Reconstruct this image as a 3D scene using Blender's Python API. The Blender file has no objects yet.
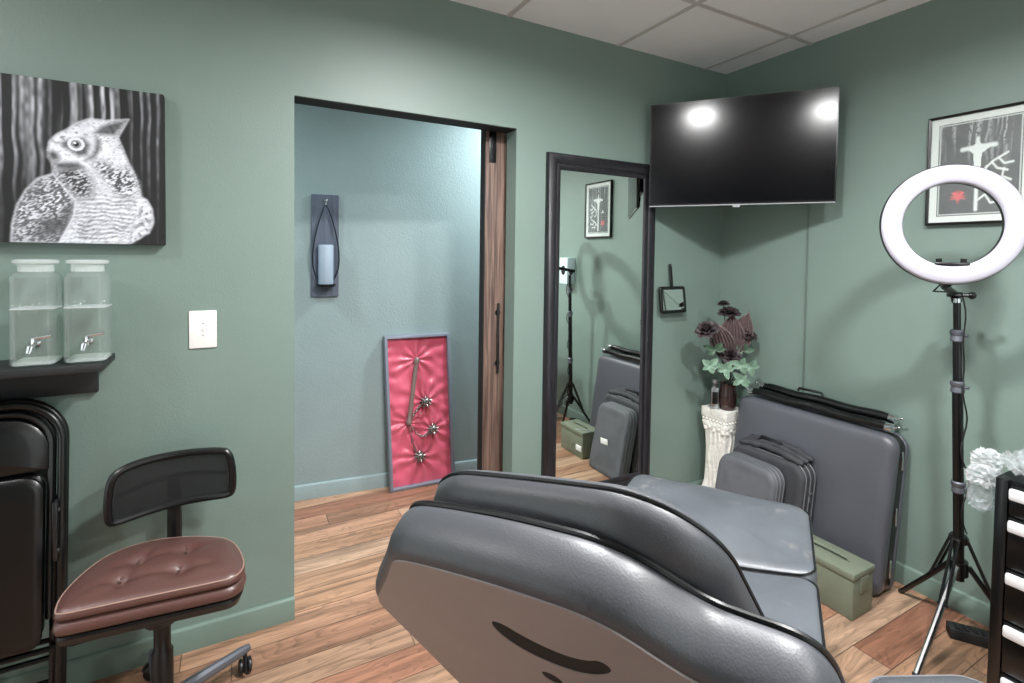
import bpy, bmesh, math, random
import numpy as np
from mathutils import Vector, Matrix, noise
random.seed(7)
C = bpy.context.scene.collection
PI = math.pi
V = Vector
# ------------------------------------------------------------------ materials
def lin(h):
    r = []
    for i in (0, 2, 4):
        c = int(h[i:i+2], 16)/255
        r.append(c/12.92 if c <= .04045 else ((c+.055)/1.055)**2.4)
    return (*r, 1)
def mat(name, col, rough=.5, metal=0, bump=None, vary=None, coat=0, spec=.5, sheen=0, trans=0, emit=None):
    m = bpy.data.materials.new(name); m.use_nodes = True
    nt = m.node_tree; b = nt.nodes['Principled BSDF']
    c = lin(col)
    b.inputs['Base Color'].default_value = c
    b.inputs['Roughness'].default_value = rough
    b.inputs['Metallic'].default_value = metal
    b.inputs['Specular IOR Level'].default_value = spec
    b.inputs['Coat Weight'].default_value = coat
    b.inputs['Coat Roughness'].default_value = .15
    b.inputs['Sheen Weight'].default_value = sheen
    b.inputs['Transmission Weight'].default_value = trans
    if emit:
        b.inputs['Emission Color'].default_value = lin(emit[0]); b.inputs['Emission Strength'].default_value = emit[1]
    tc = nt.nodes.new('ShaderNodeTexCoord')
    if vary:
        sc, amt = vary
        n = nt.nodes.new('ShaderNodeTexNoise'); n.inputs['Scale'].default_value = sc; n.inputs['Detail'].default_value = 5
        nt.links.new(tc.outputs['Object'], n.inputs['Vector'])
        r = nt.nodes.new('ShaderNodeMapRange')
        r.inputs['From Min'].default_value = .3; r.inputs['From Max'].default_value = .7
        r.inputs['To Min'].default_value = 1-amt; r.inputs['To Max'].default_value = 1+amt
        nt.links.new(n.outputs['Fac'], r.inputs['Value'])
        mx = nt.nodes.new('ShaderNodeMix'); mx.data_type = 'RGBA'; mx.blend_type = 'MULTIPLY'
        mx.inputs[0].default_value = 1; mx.inputs[6].default_value = c
        nt.links.new(r.outputs[0], mx.inputs[7])
        nt.links.new(mx.outputs[2], b.inputs['Base Color'])
    if bump:
        sc, st, dist = bump
        n = nt.nodes.new('ShaderNodeTexNoise'); n.inputs['Scale'].default_value = sc; n.inputs['Detail'].default_value = 4
        nt.links.new(tc.outputs['Object'], n.inputs['Vector'])
        bp = nt.nodes.new('ShaderNodeBump'); bp.inputs['Strength'].default_value = st; bp.inputs['Distance'].default_value = dist
        nt.links.new(n.outputs['Fac'], bp.inputs['Height']); nt.links.new(bp.outputs[0], b.inputs['Normal'])
    return m
def leather(name, col, rough, vary=.12, wr=.5, scale=14):
    """vinyl / leather: fine grain, soft creases, faint scuffs in the colour"""
    m = mat(name, col, rough, vary=(6, vary))
    nt = m.node_tree; b = nt.nodes['Principled BSDF']
    tc = [n for n in nt.nodes if n.type == 'TEX_COORD'][0]
    b.inputs['Coat Weight'].default_value = .35; b.inputs['Coat Roughness'].default_value = .42
    v = nt.nodes.new('ShaderNodeTexVoronoi'); v.inputs['Scale'].default_value = 420
    nt.links.new(tc.outputs['Object'], v.inputs['Vector'])
    n = nt.nodes.new('ShaderNodeTexNoise'); n.inputs['Scale'].default_value = scale; n.inputs['Detail'].default_value = 3
    n.inputs['Distortion'].default_value = 1.2
    nt.links.new(tc.outputs['Object'], n.inputs['Vector'])
    b1 = nt.nodes.new('ShaderNodeBump'); b1.inputs['Strength'].default_value = .12; b1.inputs['Distance'].default_value = .001
    b2 = nt.nodes.new('ShaderNodeBump'); b2.inputs['Strength'].default_value = wr; b2.inputs['Distance'].default_value = .006
    nt.links.new(v.outputs['Distance'], b1.inputs['Height']); nt.links.new(n.outputs['Fac'], b2.inputs['Height'])
    nt.links.new(b1.outputs[0], b2.inputs['Normal']); nt.links.new(b2.outputs[0], b.inputs['Normal'])
    return m
def scuff(m, amount):
    nt = m.node_tree; b = nt.nodes['Principled BSDF']; tc = [n for n in nt.nodes if n.type == 'TEX_COORD'][0]
    src = b.inputs['Base Color'].links[0].from_socket; f = []
    for sc, lo, hi in ((5, .56, .66), (38, .5, .68)):
        n = nt.nodes.new('ShaderNodeTexNoise'); n.inputs['Scale'].default_value = sc; n.inputs['Detail'].default_value = 6; nt.links.new(tc.outputs['Object'], n.inputs['Vector'])
        r = nt.nodes.new('ShaderNodeMapRange'); r.inputs['From Min'].default_value = lo; r.inputs['From Max'].default_value = hi; nt.links.new(n.outputs['Fac'], r.inputs['Value']); f.append(r.outputs[0])
    p = nt.nodes.new('ShaderNodeMath'); p.operation = 'MULTIPLY'; nt.links.new(f[0], p.inputs[0]); nt.links.new(f[1], p.inputs[1])
    q = nt.nodes.new('ShaderNodeMath'); q.operation = 'MULTIPLY'; q.inputs[1].default_value = amount; nt.links.new(p.outputs[0], q.inputs[0])
    x = nt.nodes.new('ShaderNodeMix'); x.data_type = 'RGBA'; x.inputs[7].default_value = lin('a9a49c')
    nt.links.new(q.outputs[0], x.inputs[0]); nt.links.new(src, x.inputs[6]); nt.links.new(x.outputs[2], b.inputs['Base Color'])
    return m
def glassy(name, tint, gloss=.03, mixmax=.9, white=0.):
    """thin clear glass or film: tinted see-through with fresnel shine"""
    m = bpy.data.materials.new(name); m.use_nodes = True; nt = m.node_tree
    for n in list(nt.nodes): nt.nodes.remove(n)
    o = nt.nodes.new('ShaderNodeOutputMaterial'); t = nt.nodes.new('ShaderNodeBsdfTransparent'); t.inputs[0].default_value = lin(tint)
    g = nt.nodes.new('ShaderNodeBsdfGlossy'); g.inputs['Roughness'].default_value = gloss
    f = nt.nodes.new('ShaderNodeFresnel'); f.inputs[0].default_value = 1.5
    mx = nt.nodes.new('ShaderNodeMixShader')
    gq = nt.nodes.new('ShaderNodeNewGeometry'); mr_ = nt.nodes.new('ShaderNodeMapRange'); mr_.inputs['To Min'].default_value = 1.45; mr_.inputs['To Max'].default_value = 1/1.45
    nt.links.new(gq.outputs['Backfacing'], mr_.inputs['Value']); nt.links.new(mr_.outputs[0], f.inputs[0])
    nt.links.new(f.outputs[0], mx.inputs[0]); nt.links.new(t.outputs[0], mx.inputs[1]); nt.links.new(g.outputs[0], mx.inputs[2])
    last = mx
    if white:
        d = nt.nodes.new('ShaderNodeBsdfDiffuse'); d.inputs[0].default_value = (.85, .88, .9, 1)
        m2 = nt.nodes.new('ShaderNodeMixShader'); m2.inputs[0].default_value = white
        nt.links.new(mx.outputs[0], m2.inputs[1]); nt.links.new(d.outputs[0], m2.inputs[2]); last = m2
    nt.links.new(last.outputs[0], o.inputs[0])
    return m
def attr_mat(name, attr, rough):
    m = mat(name, '808080', rough); nt = m.node_tree
    a = nt.nodes.new('ShaderNodeAttribute'); a.attribute_name = attr
    nt.links.new(a.outputs['Color'], nt.nodes['Principled BSDF'].inputs['Base Color'])
    return m
def floor_mat():
    m = mat('floor_wood', '9a6a50', .42); nt = m.node_tree; N = nt.nodes.new; L = nt.links.new
    b = nt.nodes['Principled BSDF']
    tc = [n for n in nt.nodes if n.type == 'TEX_COORD'][0]
    sx = N('ShaderNodeSeparateXYZ'); L(tc.outputs['Object'], sx.inputs[0])
    def mth(op, a, bb=None):
        n = N('ShaderNodeMath'); n.operation = op
        for i, q in enumerate((a, bb)):
            if q is None: continue
            if isinstance(q, (int, float)): n.inputs[i].default_value = q
            else: L(q, n.inputs[i])
        return n.outputs[0]
    ys = mth('DIVIDE', sx.outputs[1], .127); row = mth('FLOOR', ys); fy = mth('FRACT', ys)
    wn = N('ShaderNodeTexWhiteNoise'); wn.noise_dimensions = '1D'; L(row, wn.inputs['W'])
    xs = mth('ADD', mth('DIVIDE', sx.outputs[0], 1.15), mth('MULTIPLY', wn.outputs['Value'], 7.3))
    col = mth('FLOOR', xs); fx = mth('FRACT', xs)
    cv = N('ShaderNodeCombineXYZ'); L(row, cv.inputs[0]); L(col, cv.inputs[1])
    w2 = N('ShaderNodeTexWhiteNoise'); w2.noise_dimensions = '2D'; L(cv.outputs[0], w2.inputs['Vector'])
    idv = w2.outputs['Value']
    # grain coordinates
    gx = mth('ADD', mth('MULTIPLY', sx.outputs[0], 1.6), mth('MULTIPLY', idv, 41)); gy = mth('MULTIPLY', sx.outputs[1], 26)
    gc = N('ShaderNodeCombineXYZ'); L(gx, gc.inputs[0]); L(gy, gc.inputs[1]); L(mth('MULTIPLY', idv, 13), gc.inputs[2])
    n1 = N('ShaderNodeTexNoise'); n1.inputs['Scale'].default_value = 1.; n1.inputs['Detail'].default_value = 6; n1.inputs['Distortion'].default_value = .8; L(gc.outputs[0], n1.inputs['Vector'])
    gc2 = N('ShaderNodeCombineXYZ'); L(mth('MULTIPLY', gx, .9), gc2.inputs[0]); L(mth('MULTIPLY', gy, .34), gc2.inputs[1]); L(mth('MULTIPLY', idv, 29), gc2.inputs[2])
    n2 = N('ShaderNodeTexNoise'); n2.inputs['Scale'].default_value = 1.; n2.inputs['Detail'].default_value = 2; n2.inputs['Distortion'].default_value = .5; L(gc2.outputs[0], n2.inputs['Vector'])
    rings = mth('FRACT', mth('MULTIPLY', n2.outputs['Fac'], 24))          # cathedral rings
    rr = N('ShaderNodeValToRGB'); L(rings, rr.inputs[0])
    rr.color_ramp.elements[0].position = .0; rr.color_ramp.elements[0].color = (0, 0, 0, 1)
    rr.color_ramp.elements[1].position = .4; rr.color_ramp.elements[1].color = (1, 1, 1, 1)
    e = rr.color_ramp.elements.new(.97); e.color = (1, 1, 1, 1); e = rr.color_ramp.elements.new(1); e.color = (0, 0, 0, 1)
    base = N('ShaderNodeValToRGB'); L(idv, base.inputs[0])
    cr = base.color_ramp; cr.elements[0].color = lin(FLOORC[0]); cr.elements[1].color = lin(FLOORC[1]); cr.elements[1].position = 1
    for p, h in ((.3, FLOORC[2]), (.55, FLOORC[3]), (.8, FLOORC[4])):
        e = cr.elements.new(p); e.color = lin(h)
    g1 = N('ShaderNodeMapRange'); L(n1.outputs['Fac'], g1.inputs['Value'])
    g1.inputs['From Min'].default_value = .32; g1.inputs['From Max'].default_value = .62; g1.inputs['To Min'].default_value = .52; g1.inputs['To Max'].default_value = 1.1
    mm = N('ShaderNodeMix'); mm.data_type = 'RGBA'; mm.blend_type = 'MULTIPLY'; mm.inputs[0].default_value = 1
    L(base.outputs[0], mm.inputs[6]); L(g1.outputs[0], mm.inputs[7])
    gm = mth('ADD', mth('MULTIPLY', rr.outputs[0], .30), .70)
    m3 = N('ShaderNodeMix'); m3.data_type = 'RGBA'; m3.blend_type = 'MULTIPLY'; m3.inputs[0].default_value = 1
    L(mm.outputs[2], m3.inputs[6]); L(gm, m3.inputs[7])
    gap = mth('MINIMUM', mth('MULTIPLY', mth('MINIMUM', fy, mth('SUBTRACT', 1, fy)), .127), mth('MULTIPLY', mth('MINIMUM', fx, mth('SUBTRACT', 1, fx)), 1.15))
    gp = N('ShaderNodeMapRange'); L(gap, gp.inputs['Value']); gp.inputs['From Min'].default_value = .0006; gp.inputs['From Max'].default_value = .0026; gp.inputs['To Min'].default_value = .25
    m4 = N('ShaderNodeMix'); m4.data_type = 'RGBA'; m4.blend_type = 'MULTIPLY'; m4.inputs[0].default_value = 1
    L(m3.outputs[2], m4.inputs[6]); L(gp.outputs[0], m4.inputs[7]); L(m4.outputs[2], b.inputs['Base Color'])
    bp = N('ShaderNodeBump'); bp.inputs['Strength'].default_value = .3; bp.inputs['Distance'].default_value = .002
    L(mth('ADD', gp.outputs[0], mth('MULTIPLY', n1.outputs['Fac'], .4)), bp.inputs['Height']); L(bp.outputs[0], b.inputs['Normal'])
    return m
def wood_mat(name, c1, c2, axis_scale=(40, 40, 2), rough=.55):
    m = mat(name, c1, rough); nt = m.node_tree; N = nt.nodes.new; L = nt.links.new
    b = nt.nodes['Principled BSDF']; tc = [n for n in nt.nodes if n.type == 'TEX_COORD'][0]
    mp = N('ShaderNodeMapping'); mp.inputs['Scale'].default_value = axis_scale; L(tc.outputs['Object'], mp.inputs[0])
    n = N('ShaderNodeTexNoise'); n.inputs['Scale'].default_value = 1; n.inputs['Detail'].default_value = 6; n.inputs['Distortion'].default_value = 1; L(mp.outputs[0], n.inputs['Vector'])
    r = N('ShaderNodeValToRGB'); r.color_ramp.elements[0].position = .35; r.color_ramp.elements[0].color = lin(c2); r.color_ramp.elements[1].position = .65; r.color_ramp.elements[1].color = lin(c1)
    L(n.outputs['Fac'], r.inputs[0]); L(r.outputs[0], b.inputs['Base Color'])
    bp = N('ShaderNodeBump'); bp.inputs['Strength'].default_value = .5; bp.inputs['Distance'].default_value = .002; L(n.outputs['Fac'], bp.inputs['Height']); L(bp.outputs[0], b.inputs['Normal'])
    return m
FLOORC = ('b8987f', '8c644e', 'a78165', '9b6a54', 'b88f73')
WALLC = '74877f'
M = dict(
    wall=mat('green_paint', WALLC, .50, spec=.75, bump=(160, .18, .003), vary=(3, .03)),
    hall=mat('hall_paint', '8d9d9e', .5, bump=(90, .28, .005), vary=(4, .04)),
    base=mat('baseboard_paint', '708379', .4, vary=(5, .03)),
    ceil=mat('ceiling_tile', 'eef0f3', .9, bump=(220, .3, .002), vary=(2, .03)),
    grid=mat('ceiling_grid', 'c2c1bf', .6),
    floor=floor_mat(),
    black_frame=wood_mat('black_wood', '26242a', '161518', (60, 60, 8), .4),
    mirror=mat('mirror_silver', 'eef4f0', .015, 1),
    blackplastic=mat('black_plastic', '0c0c0e', .35), blacksatin=mat('black_satin', '1d1e20', .3),
    screen=mat('tv_screen', '07070b', .165, spec=.4), bezel=mat('tv_bezel', '101013', .25),
    blackmetal=mat('black_powder_coat', '090a0b', .3, coat=.12),
    greymetal=mat('grey_metal', '6e7179', .4, .6), chrome=mat('chrome', 'd9dbdd', .18, 1), steel=mat('brushed_steel', 'b5b7ba', .32, 1),
    white=mat('white_plastic', 'eeedea', .4), whitepaper=mat('white_paper', 'e9e9e6', .7),
    leather=leather('black_chair_vinyl', '43454a', .44, .06, .10, 7), legleather=scuff(leather('worn_seat_vinyl', '54585e', .42, .16, .3, 8), .5),
    panel=mat('brown_grey_panel', '8d8583', .42, vary=(9, .05), bump=(300, .1, .001)),
    tableviny=leather('massage_table_vinyl', '4d4f56', .42, .05, .1, 6),
    piping=mat('black_piping', '121214', .35), void=mat('dark_recess', '0b0b0b', .8),
    brown=leather('brown_leather', '583a35', .36, .08, .2, 18), mesh=None,
    seam=mat('pale_stitching', '9a7d72', .6),
    darkfab=mat('dark_nylon', '35363a', .7, bump=(500, .3, .001), vary=(20, .15)), greyfab=mat('grey_nylon', '55575c', .65, bump=(500, .3, .001), vary=(12, .12)), trimgrey=mat('grey_trim', '606266', .5),
    olive=mat('olive_steel', '757d6c', .5, vary=(15, .05)),
    canvasedge=mat('canvas_edge', '131416', .7),
    shelf=mat('dark_shelf', '1f2022', .5, vary=(10, .1)),
    glass=glassy('clear_glass', 'fbfdfc', white=.08), water=glassy('clear_water', 'f4faf4', .02, white=.03), film=glassy('clear_film', 'f4f7f8', .12, white=.14), filmwhite=glassy('crumpled_film', 'ffffff', .12, white=.2),
    frostrim=glassy('thick_glass_rim', 'f0f6f2', .08, white=.38),
    redsatin=mat('red_satin', 'd25a72', .32, sheen=.4), flail=mat('aged_pewter', '8d8a86', .35, .9, bump=(60, .4, .003)), leatherwrap=mat('wrapped_grip', '8d7c76', .4, .3, bump=(150, .8, .003)),
    boxframe=mat('grey_box_frame', '777b88', .45),
    sconceplate=wood_mat('slate_wood', '5d6372', '4b5161', (40, 40, 3), .5), sconcewire=mat('dark_wire', '33363e', .35, .8), candle=mat('grey_candle', '9aa6b5', .5),
    door=wood_mat('rustic_door_wood', '7f675b', '44322b', (55, 55, 2.2), .6),
    plaster=mat('white_plaster', 'f0eee7', .8, bump=(45, .9, .008), vary=(30, .08)), vase=mat('dark_brown_vase', '3a2826', .25, coat=.5), petal=mat('black_rose', '3b3134', .6, vary=(60, .25)), plume=mat('dusky_leaf', '6b5b5b', .5, vary=(60, .3)), leafgreen=mat('pale_green_leaf', '6f8c78', .5, vary=(50, .25)), leafdark=mat('deep_green_leaf', '3f5a46', .5, vary=(50, .2)), stem=mat('stem_green', '3a4436', .6),
    ringwhite=mat('white_diffuser', 'b4b2bd', .35), standblack=mat('stand_black', '0b0b0d', .3), 
    cable=mat('black_cable', '121212', .5), cord=mat('painted_cord', '5f6d66', .5),
    handwhite=mat('white_handle', 'dcdcdc', .35), label=mat('white_label', 'f1f2ef', .6), rubber=mat('dark_rubber', '1b1b1c', .7),
    bluewhite=mat('pale_blue_card', 'd4e4ea', .6), lens=mat('light_lens', 'ffffff', .5, emit=('ffffff', 3)),
)
def mesh_mat():
    m = mat('black_mesh_fabric', '1a1c1e', .6); nt = m.node_tree
    tc = [n for n in nt.nodes if n.type == 'TEX_COORD'][0]
    o = nt.nodes['Material Output']; b = nt.nodes['Principled BSDF']
    t = nt.nodes.new('ShaderNodeBsdfTransparent'); mx = nt.nodes.new('ShaderNodeMixShader')
    w = nt.nodes.new('ShaderNodeTexVoronoi'); w.inputs['Scale'].default_value = 480; nt.links.new(tc.outputs['Object'], w.inputs['Vector'])
    r = nt.nodes.new('ShaderNodeMapRange'); nt.links.new(w.outputs['Distance'], r.inputs['Value'])
    r.inputs['From Min'].default_value = .1; r.inputs['From Max'].default_value = .5; r.inputs['To Min'].default_value = .35; r.inputs['To Max'].default_value = .85
    nt.links.new(r.outputs[0], mx.inputs[0]); nt.links.new(t.outputs[0], mx.inputs[1]); nt.links.new(b.outputs[0], mx.inputs[2]); nt.links.new(mx.outputs[0], o.inputs[0])
    return m
M['mesh'] = mesh_mat()
# ------------------------------------------------------------------ mesh helpers
def new(): return bmesh.new()
def box(bm, lo, hi, bev=0., mt=None, seg=2):
    cx = [(lo[i]+hi[i])/2 for i in range(3)]; s = [abs(hi[i]-lo[i]) for i in range(3)]
    r = bmesh.ops.create_cube(bm, size=1, matrix=Matrix.Translation(cx) @ Matrix.Diagonal((*s, 1)))
    vs = r['verts']
    if bev:
        es = list({e for v in vs for e in v.link_edges})
        g = bmesh.ops.bevel(bm, geom=es, offset=min(bev, min(s)*.45), segments=seg, profile=.5, affect='EDGES')
        vs = list({v for f in g['faces'] for v in f.verts} | {v for v in vs if v.is_valid})
    if mt is not None:
        for v in vs: v.co = mt @ v.co
    return vs
def orient(p, d, up=(0, 0, 1)):
    d = V(d).normalized(); u = V(up)
    if abs(d.dot(u)) > .98: u = V((1, 0, 0))
    x = u.cross(d).normalized(); y = d.cross(x)
    return Matrix(((x.x, y.x, d.x, p[0]), (x.y, y.y, d.y, p[1]), (x.z, y.z, d.z, p[2]), (0, 0, 0, 1)))
def tube(bm, pts, r, n=10, closed=False, caps=True):
    pts = [V(p) for p in pts]; k = len(pts); rings = []
    rad = r if isinstance(r, (list, tuple)) else [r]*k
    prev = None
    for i in range(k):
        if closed: t = pts[(i+1) % k]-pts[i-1]
        else: t = pts[min(i+1, k-1)]-pts[max(i-1, 0)]
        t.normalize()
        if prev is None:
            u = V((0, 0, 1)) if abs(t.z) < .9 else V((1, 0, 0))
            x = u.cross(t).normalized()
        else:
            x = (prev-t*prev.dot(t)).normalized()
        prev = x; y = t.cross(x)
        rings.append([bm.verts.new(pts[i]+(x*math.cos(2*PI*j/n)+y*math.sin(2*PI*j/n))*rad[i]) for j in range(n)])
    for i in range(k if closed else k-1):
        a, b = rings[i], rings[(i+1) % k]
        for j in range(n): bm.faces.new((a[j], a[(j+1) % n], b[(j+1) % n], b[j]))
    if caps and not closed:
        bm.faces.new(rings[0][::-1]); bm.faces.new(rings[-1])
def lathe(bm, prof, mt=None, n=28, cap=True):
    mt = mt or Matrix(); rings = []
    for r, z in prof:
        if r < 1e-6: rings.append([bm.verts.new(mt @ V((0, 0, z)))])
        else: rings.append([bm.verts.new(mt @ V((r*math.cos(2*PI*j/n), r*math.sin(2*PI*j/n), z))) for j in range(n)])
    for a, b in zip(rings, rings[1:]):
        for j in range(n):
            q = [a[j % len(a)], a[(j+1) % len(a)], b[(j+1) % len(b)], b[j % len(b)]]
            q = list(dict.fromkeys(q))
            if len(q) > 2: bm.faces.new(q)
    if cap:
        for rg in (rings[0], rings[-1]):
            if len(rg) > 2: bm.faces.new(rg)
def ball(bm, p, r, n=12, sc=(1, 1, 1)):
    bmesh.ops.create_uvsphere(bm, u_segments=n, v_segments=max(6, n//2+1), radius=r, matrix=Matrix.Translation(p) @ Matrix.Diagonal((*sc, 1)))
def inset(o, d):
    k = len(o); out = []
    A = sum(o[i][0]*o[(i+1) % k][1]-o[(i+1) % k][0]*o[i][1] for i in range(k)); sg = 1 if A > 0 else -1
    for i in range(k):
        a, b, c = V(o[i-1]), V(o[i]), V(o[(i+1) % k])
        t1 = (b-a).normalized(); t2 = (c-b).normalized()
        n = V((-(t1.y+t2.y), t1.x+t2.x)); 
        n = n.normalized() if n.length > 1e-6 else V((-t1.y, t1.x))
        cs = max(.5, n.dot(V((-t1.y, t1.x))))
        out.append((b.x+n.x*d*sg/cs, b.y+n.y*d*sg/cs))
    return out
def pad(bm, o, fr, levels, dome0=0., dome1=0., fill0=True, fill1=True, rings=(.8, .55, .3), zf=None):
    """closed cushion: outline o, levels = [(inset, z)...]; domed fills at both ends; fr maps (x, y, z) to space"""
    k = len(o); cx = sum(p[0] for p in o)/k; cy = sum(p[1] for p in o)/k; R = []
    def add(pts, z):
        return [bm.verts.new(fr(p[0], p[1], z+(zf(p[0], p[1]) if zf else 0))) for p in pts]
    seq = []
    f0 = inset(o, levels[0][0]); f1 = inset(o, levels[-1][0])
    sc = lambda pts, s: [(cx+(p[0]-cx)*s, cy+(p[1]-cy)*s) for p in pts]
    if fill0:
        for s in reversed(rings): seq.append((sc(f0, s), levels[0][1]+dome0*(1-s*s)))
    for d, z in levels: seq.append((inset(o, d), z))
    if fill1:
        for s in rings: seq.append((sc(f1, s), levels[-1][1]+dome1*(1-s*s)))
    R = [add(p, z) for p, z in seq]
    for a, b in zip(R, R[1:]):
        for j in range(k): bm.faces.new((a[j], a[(j+1) % k], b[(j+1) % k], b[j]))
    for e, dz, on in ((0, levels[0][1]+dome0, fill0), (-1, levels[-1][1]+dome1, fill1)):
        if on:
            c = bm.verts.new(fr(cx, cy, dz+(zf(cx, cy) if zf else 0)))
            for j in range(k): bm.faces.new((R[e][j], R[e][(j+1) % k], c))
def rrect(x0, x1, y0, y1, r, n=6, sub=6):
    if not isinstance(r, (list, tuple)): r = [r]*4
    o = []
    for (cx, cy, a0, rr) in ((x1, y0, -90, r[0]), (x1, y1, 0, r[1]), (x0, y1, 90, r[2]), (x0, y0, 180, r[3])):
        sx = cx-rr if cx == x1 else cx+rr; sy = cy-rr if cy == y1 else cy+rr
        for i in range(n+1):
            a = math.radians(a0+90*i/n); o.append((sx+rr*math.cos(a), sy+rr*math.sin(a)))
    out = []
    for i in range(len(o)):
        a, b = V(o[i]), V(o[(i+1) % len(o)]); out.append(tuple(a))
        if (b-a).length > .06:
            for q in range(1, sub): out.append(tuple(a.lerp(b, q/sub)))
    return out
def smooth_poly(p, it=2):
    for _ in range(it):
        q = []
        for i in range(len(p)):
            a, b = V(p[i]), V(p[(i+1) % len(p)]); q += [tuple(a.lerp(b, .25)), tuple(a.lerp(b, .75))]
        p = q
    return p
def prism(bm, o, fr, z0, z1):
    a = [bm.verts.new(fr(x, y, z0)) for x, y in o]; b = [bm.verts.new(fr(x, y, z1)) for x, y in o]; k = len(o)
    for j in range(k): bm.faces.new((a[j], a[(j+1) % k], b[(j+1) % k], b[j]))
    bm.faces.new(a[::-1]); bm.faces.new(b)
# ------------------------------------------------------------------ object helpers
ORG = {}
def obj(name, bm, m, parent=None, sharp=35, base=None, recalc=True):
    if recalc: bmesh.ops.recalc_face_normals(bm, faces=bm.faces)
    if parent is not None: og = V(ORG[parent.name])
    elif base is not None: og = V(base)
    else:
        xs = [v.co for v in bm.verts]
        og = V(((min(v.x for v in xs)+max(v.x for v in xs))/2, (min(v.y for v in xs)+max(v.y for v in xs))/2, min(v.z for v in xs)))
    for v in bm.verts: v.co -= og
    me = bpy.data.meshes.new(name); bm.to_mesh(me); bm.free()
    for p in me.polygons: p.use_smooth = True
    me.set_sharp_from_angle(angle=math.radians(sharp))
    ms = m if isinstance(m, (list, tuple)) else [m]
    for q in ms: me.materials.append(M[q] if isinstance(q, str) else q)
    o = bpy.data.objects.new(name, me); C.objects.link(o)
    if parent is not None: o.parent = parent
    else: o.location = og
    ORG[o.name] = og
    return o
def thing(name, label, cat, loc, group=None):
    o = bpy.data.objects.new(name, None); o.empty_display_size = .05; C.objects.link(o); o.location = loc
    o['label'] = label; o['category'] = cat
    if group: o['group'] = group
    ORG[o.name] = V(loc); return o
def tag(o, label, cat, group=None):
    o['label'] = label; o['category'] = cat
    if group: o['group'] = group
    return o
def struct(name, bm, m, parent=None, **k):
    o = obj(name, bm, m, parent, **k)
    if parent is None: o['kind'] = 'structure'
    return o
def dup(root, loc, label):
    r = root.copy(); C.objects.link(r); r.location = loc; r['label'] = label
    for ch in list(root.children):
        c = ch.copy(); C.objects.link(c); c.parent = r
        for g in list(ch.children):
            d = g.copy(); C.objects.link(d); d.parent = c
    return r
WX = lambda x, y, z: V((x, y, z))
# ================================================================== ROOM
D1, D2, CH = 2.137, 2.63, 2.566          # left wall (with doorway), right wall, ceiling height
XL, YB = -2.3, -2.4                      # unseen far sides of the room
T = .098                                 # wall thickness
bm = new(); box(bm, (XL-.1, YB-.1, -.1), (3.4, 3.4, 0)); struct('floor', bm, 'floor', base=(0, 0, 0))
bm = new(); box(bm, (XL, YB, CH), (D2, D1, CH+.06)); struct('ceiling', bm, 'ceil')
# ceiling grid: flat tee bars
for name, bars in (('trim_1', [((x-.012, YB, CH-.004), (x+.012, D1, CH)) for x in (2.447, 1.787, 1.127, .467, -.193, -.853, -1.513)]),
                   ('trim_2', [((XL, y-.012, CH-.0039), (D2, y+.012, CH)) for y in (1.612, 1.002, .392, -.218, -.828, -1.438, -2.048)])):
    bm = new()
    for lo, hi in bars: box(bm, lo, hi)
    struct(name, bm, 'grid')
DX0, DX1, DH = .202, 1.179, 2.051        # doorway
bm = new(); box(bm, (XL-.1, D1+.0, 0), (DX0, D1+T, CH+.06)); box(bm, (DX1, D1, 0), (D2+.12, D1+T, CH+.06)); box(bm, (DX0, D1, DH), (DX1, D1+T, CH+.06))
bmesh.ops.remove_doubles(bm, verts=bm.verts, dist=1e-5)
struct('wall_left', bm, 'wall')
bm = new(); box(bm, (D2, YB-.1, 0), (D2+.12, D1, CH+.06)); struct('wall_right', bm, 'wall')
def fill_window_wall(name, wname, fr, L, w0, w1, z0, z1, n):
    """a wall along its own u axis with one wide window added for fill light: fr(u, z, depth)"""
    bm = new()
    for (u0, u1, a, c) in ((0, w0, 0, CH+.06), (w1, L, 0, CH+.06), (w0, w1, 0, z0), (w0, w1, z1, CH+.06)):
        prism(bm, [(u0, a), (u1, a), (u1, c), (u0, c)], fr, 0, .1)
    struct(name, bm, 'wall')
    bm = new(); st_ = (w1-w0)/n
    for k in range(n+1): u = w0+st_*k; prism(bm, [(u-.025, z0), (u+.025, z0), (u+.025, z1), (u-.025, z1)], fr, .03, .08)
    for z in (z0+.02, z1-.02): prism(bm, [(w0, z-.02), (w1, z-.02), (w1, z+.02), (w0, z+.02)], fr, .031, .079)
    wn = struct(wname, bm, 'white')
    bm = new(); prism(bm, [(w0, z0), (w1, z0), (w1, z1), (w0, z1)], fr, .052, .056); obj('fill_window_pane', bm, 'glass', wn)
fill_window_wall('wall_back', 'fill_window_1', lambda u, z, d: V((XL-.1+u, YB-d, z)), D2-XL+.1, 2.3, 4.9, .08, 2.42, 4)  # unseen rear window, added to let sky in as soft fill
fill_window_wall('wall_far', 'fill_window_2', lambda u, z, d: V((XL-d, YB+u, z)), D1-YB, 1.9, 4.4, .08, 2.42, 4)  # second added window out of view, same sky fill from the left
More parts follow.
